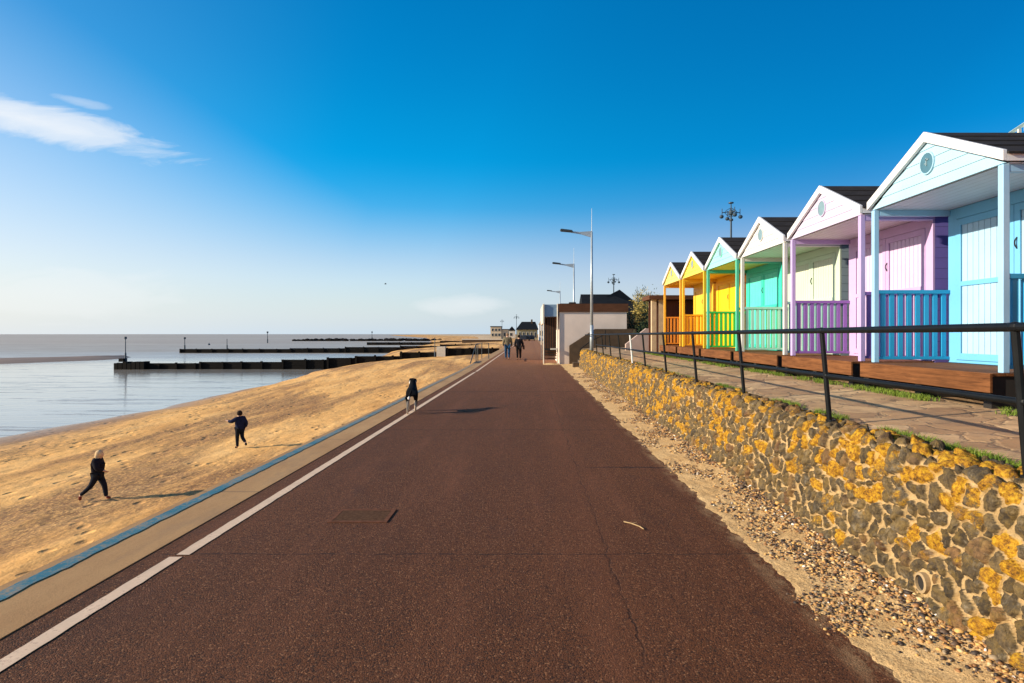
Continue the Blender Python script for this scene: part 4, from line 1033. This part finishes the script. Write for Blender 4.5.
# dog, trotting away from the viewer
dog = thing('dog', (-2.56, 12.35, 0), 'black and white dog trotting away along the white edge line', 'dog'); dog.rotation_euler = (0, 0, R(9)); dog.scale = (.95, .95, .95)
dv = [(0, -.22, .50, .095, .11), (0, -.02, .50, .10, .11), (0, .20, .50, .115, .125), (0, .33, .60, .075), (0, .40, .675, .075), (0, .47, .67, .055), (0, .56, .635, .032),   # 0..6
      (-.085, -.26, .42, .065), (-.09, -.20, .29, .045), (-.09, -.33, .17, .026), (-.085, -.31, .03, .024), (-.085, -.25, .018, .022),   # 7..11 hind left: hip,knee,hock,foot
      (.085, -.26, .42, .065), (.09, -.12, .30, .045), (.085, -.20, .17, .026), (.08, -.13, .06, .024), (.08, -.07, .045, .022),     # 12..16
      (-.09, .20, .40, .05), (-.09, .16, .24, .028), (-.085, .22, .04, .022), (-.085, .27, .025, .022),   # 17..20
      (.09, .20, .40, .05), (.09, .30, .26, .028), (.085, .25, .13, .022), (.085, .28, .10, .022),
      (-.062, .385, .74, .022), (-.085, .36, .66, .016), (.062, .385, .74, .022), (.085, .36, .66, .016)]
de = [(0,1),(1,2),(2,3),(3,4),(4,5),(5,6),(0,7),(7,8),(8,9),(9,10),(10,11),(0,12),(12,13),(13,14),(14,15),(15,16),(2,17),(17,18),(18,19),(19,20),(2,21),(21,22),(22,23),(23,24),(4,25),(25,26),(4,27),(27,28)]
m, nt, b = newmat('black_and_white_coat'); tc = nt.nodes.new('ShaderNodeTexCoord'); sx = nt.nodes.new('ShaderNodeSeparateXYZ'); L(nt, tc.outputs['Object'], sx.inputs[0])
wz = math_(nt, 'ADD', sx.outputs[2], math_(nt, 'MULTIPLY', math_(nt, 'SUBTRACT', noi(nt, tc.outputs['Object'], 9, 3), .5), .12))
lo = math_(nt, 'MULTIPLY', ramp(nt, wz, [(.25, 1), (.30, 0)]), ramp(nt, math_(nt, 'ABSOLUTE', sx.outputs[0]), [(.092, 1), (.108, .1)])); inner = ramp(nt, math_(nt, 'ABSOLUTE', sx.outputs[0]), [(.10, 1), (.12, 0)])
mz = ramp(nt, sx.outputs[1], [(.50, 0), (.53, 1)])
L(nt, mixc(nt, math_(nt, 'MAXIMUM', lo, mz), (.006, .006, .007), (.50, .40, .30)), b.inputs['Base Color']); b.inputs['Roughness'].default_value = .8; b.inputs['Specular IOR Level'].default_value = .1
skin('body', dv, de, m, dog)
tl = skin('tail', [(0, -.30, .52, .03), (-.01, -.38, .49, .03), (-.03, -.43, .44, .028), (-.04, -.45, .38, .018)], [(0,1),(1,2),(2,3)], flat((.008, .008, .008)), dog)
q = MB(); q.ball((-.045, -.47, .375), .03, 6, (1, 1, 1.3)); qo = q.build('tail_tip', flat((.75, .72, .68)), None, smooth=True); qo.parent = tl
q = MB(); q.ball((0, .36, .655), .086, 8, (1.0, .4, 1.0)); qo = q.build('collar_ruff', flat((.72, .68, .62)), None, smooth=True); qo.parent = dog
# bird
bx, by, bz = X(385.5, 110), 110, 1.7+50*110/F
b = thing('gull', (bx, by, bz), 'tiny gull flying over the sea', 'bird')
q = MB(); q.ball((bx, by, bz), .1, 6, (1.9, .8, .8)); q.ball((bx-.2, by, bz+.03), .05, 5); q.build('body', M['lampgrey'], b)
for s in (-1, 1):
    MB().add([(bx-.06, by, bz+.03), (bx+.08, by, bz+.03), (bx+.06, by+s*.28, bz+.16), (bx-.04, by+s*.28, bz+.16), (bx+.10, by+s*.5, bz+.08), (bx-.06, by, bz+.05), (bx+.08, by, bz+.05), (bx+.06, by+s*.28, bz+.18), (bx-.04, by+s*.28, bz+.18)], [(0,1,2,3), (3,2,4), (5,8,7,6), (8,4,7), (0,3,8,5), (1,6,7,2)]).build('wing', M['lampgrey'], b, fix=False)

# ------------------------------------------------------------------ world, sun, camera
ELEV = R(19.5); AZ = R(11)
w = bpy.data.worlds.new('World'); S.world = w; w.use_nodes = True; nt = w.node_tree; bg = nt.nodes['Background']
sky = nd(nt, 'ShaderNodeTexSky', sky_type='NISHITA'); sky.sun_disc = False; sky.sun_elevation = R(19.5); sky.sun_rotation = R(259); sky.air_density = 1.0; sky.dust_density = .15; sky.ozone_density = 1.6
hs = nd(nt, 'ShaderNodeHueSaturation', i_Saturation=1.45); L(nt, sky.outputs[0], hs.inputs['Color'])
tc = nt.nodes.new('ShaderNodeTexCoord'); sx = nt.nodes.new('ShaderNodeSeparateXYZ'); L(nt, tc.outputs['Generated'], sx.inputs[0])
yc = math_(nt, 'MAXIMUM', sx.outputs[1], .05)
U = math_(nt, 'DIVIDE', sx.outputs[0], yc); Vv = math_(nt, 'DIVIDE', sx.outputs[2], yc)
cb = nt.nodes.new('ShaderNodeCombineXYZ'); L(nt, U, cb.inputs[0]); L(nt, Vv, cb.inputs[1])
mp = nd(nt, 'ShaderNodeMapping'); mp.inputs['Rotation'].default_value = (0, 0, R(12)); mp.inputs['Scale'].default_value = (4, 18, 1); L(nt, cb.outputs[0], mp.inputs['Vector'])
cn = noi(nt, mp.outputs[0], 1.4, 7, .62, .6)
def cloud(u0, v0, lu, lv, ang, gain, th=.5, soft=.4):
    a = math_(nt, 'SUBTRACT', U, u0); b_ = math_(nt, 'SUBTRACT', Vv, v0); c, s = math.cos(ang), math.sin(ang)
    p = math_(nt, 'DIVIDE', math_(nt, 'ADD', math_(nt, 'MULTIPLY', a, c), math_(nt, 'MULTIPLY', b_, s)), lu)
    q = math_(nt, 'DIVIDE', math_(nt, 'SUBTRACT', math_(nt, 'MULTIPLY', b_, c), math_(nt, 'MULTIPLY', a, s)), lv)
    r = math_(nt, 'SQRT', math_(nt, 'ADD', math_(nt, 'MULTIPLY', p, p), math_(nt, 'MULTIPLY', q, q)))
    f = math_(nt, 'ADD', math_(nt, 'SUBTRACT', 1.0, r), math_(nt, 'MULTIPLY', math_(nt, 'SUBTRACT', cn, .5), 1.7))
    return math_(nt, 'MULTIPLY', ramp(nt, f, [(0, 0), (soft, .7), (1, 1)]), gain)
fs = [cloud(-.90, .383, .31, .036, R(-13), .8), cloud(-.79, .408, .065, .009, R(-14), .3), cloud(-.115, .052, .085, .022, 0, .42), cloud(-.82, .07, .22, .05, 0, .30)]
cm = fs[0]
for f in fs[1:]: cm = math_(nt, 'MAXIMUM', cm, f)
cm = math_(nt, 'MULTIPLY', cm, ramp(nt, sx.outputs[1], [(.05, 0), (.2, 1)]))
dt = nt.nodes.new('ShaderNodeVectorMath'); dt.operation = 'DOT_PRODUCT'; L(nt, tc.outputs['Generated'], dt.inputs[0]); dt.inputs[1].default_value = (-.89, -.32, .32)
dot = dt.outputs['Value']; E_ = sx.outputs[2]
hs2 = mixc(nt, 1.0, hs.outputs[0], ramp(nt, E_, [(.12, (1.0, .93, 1.06)), (.35, (.92, 1.05, 1.04))]), 'MULTIPLY')
deep = math_(nt, 'MULTIPLY', ramp(nt, math_(nt, 'DIVIDE', math_(nt, 'SUBTRACT', .60, dot), .55), [(0, 0), (1, 1)], 'EASE'), ramp(nt, E_, [(.10, 0), (.30, 1)], 'EASE'))
skyc = mixc(nt, deep, hs2, mixc(nt, 1.0, hs2, (.02, 1.02, 1.12), 'MULTIPLY'))
dk = ramp(nt, math_(nt, 'DIVIDE', math_(nt, 'SUBTRACT', -.12, dot), .5), [(0, (1, 1, 1)), (1, (.75, .58, .66))])
skyc = mixc(nt, 1.0, skyc, dk, 'MULTIPLY')
wd = math_(nt, 'ADD', .215, math_(nt, 'MULTIPLY', math_(nt, 'MAXIMUM', dot, 0), .46))
hf = math_(nt, 'POWER', math_(nt, 'SUBTRACT', 1.0, math_(nt, 'DIVIDE', math_(nt, 'MAXIMUM', E_, 0), wd), True), 1.3)
hcol = ramp(nt, math_(nt, 'ADD', dot, .5), [(.1, (3.0, 3.85, 4.6)), (.6, (3.7, 4.3, 4.8)), (1.0, (4.75, 4.85, 4.75))])
skyc = mixc(nt, hf, skyc, hcol)
L(nt, mixc(nt, cm, skyc, (5.4, 5.5, 5.6)), bg.inputs['Color']); bg.inputs['Strength'].default_value = .117
sd = bpy.data.lights.new('sun', 'SUN'); sd.energy = 5.0; sd.angle = R(.55); sd.color = (1, .86, .66)
so = bpy.data.objects.new('sun', sd); C.objects.link(so)
d = Vector((math.cos(AZ)*math.cos(ELEV), math.sin(AZ)*math.cos(ELEV), -math.sin(ELEV))); so.rotation_euler = d.to_track_quat('-Z', 'Y').to_euler()
cam = bpy.data.cameras.new('camera'); co = bpy.data.objects.new('camera', cam); C.objects.link(co); S.camera = co
co.location = (0, 0, EYE); co.rotation_euler = (R(90), 0, 0); cam.sensor_width = 36; cam.lens = 36*F/1024
cam.shift_x = -18/1024; cam.shift_y = -7.5/1024; cam.clip_start = .05; cam.clip_end = 30000
S.render.resolution_x = 1024; S.render.resolution_y = 683
S.view_settings.view_transform = 'Standard'; S.view_settings.look = 'None'; S.view_settings.exposure = 0.6; S.view_settings.gamma = 1
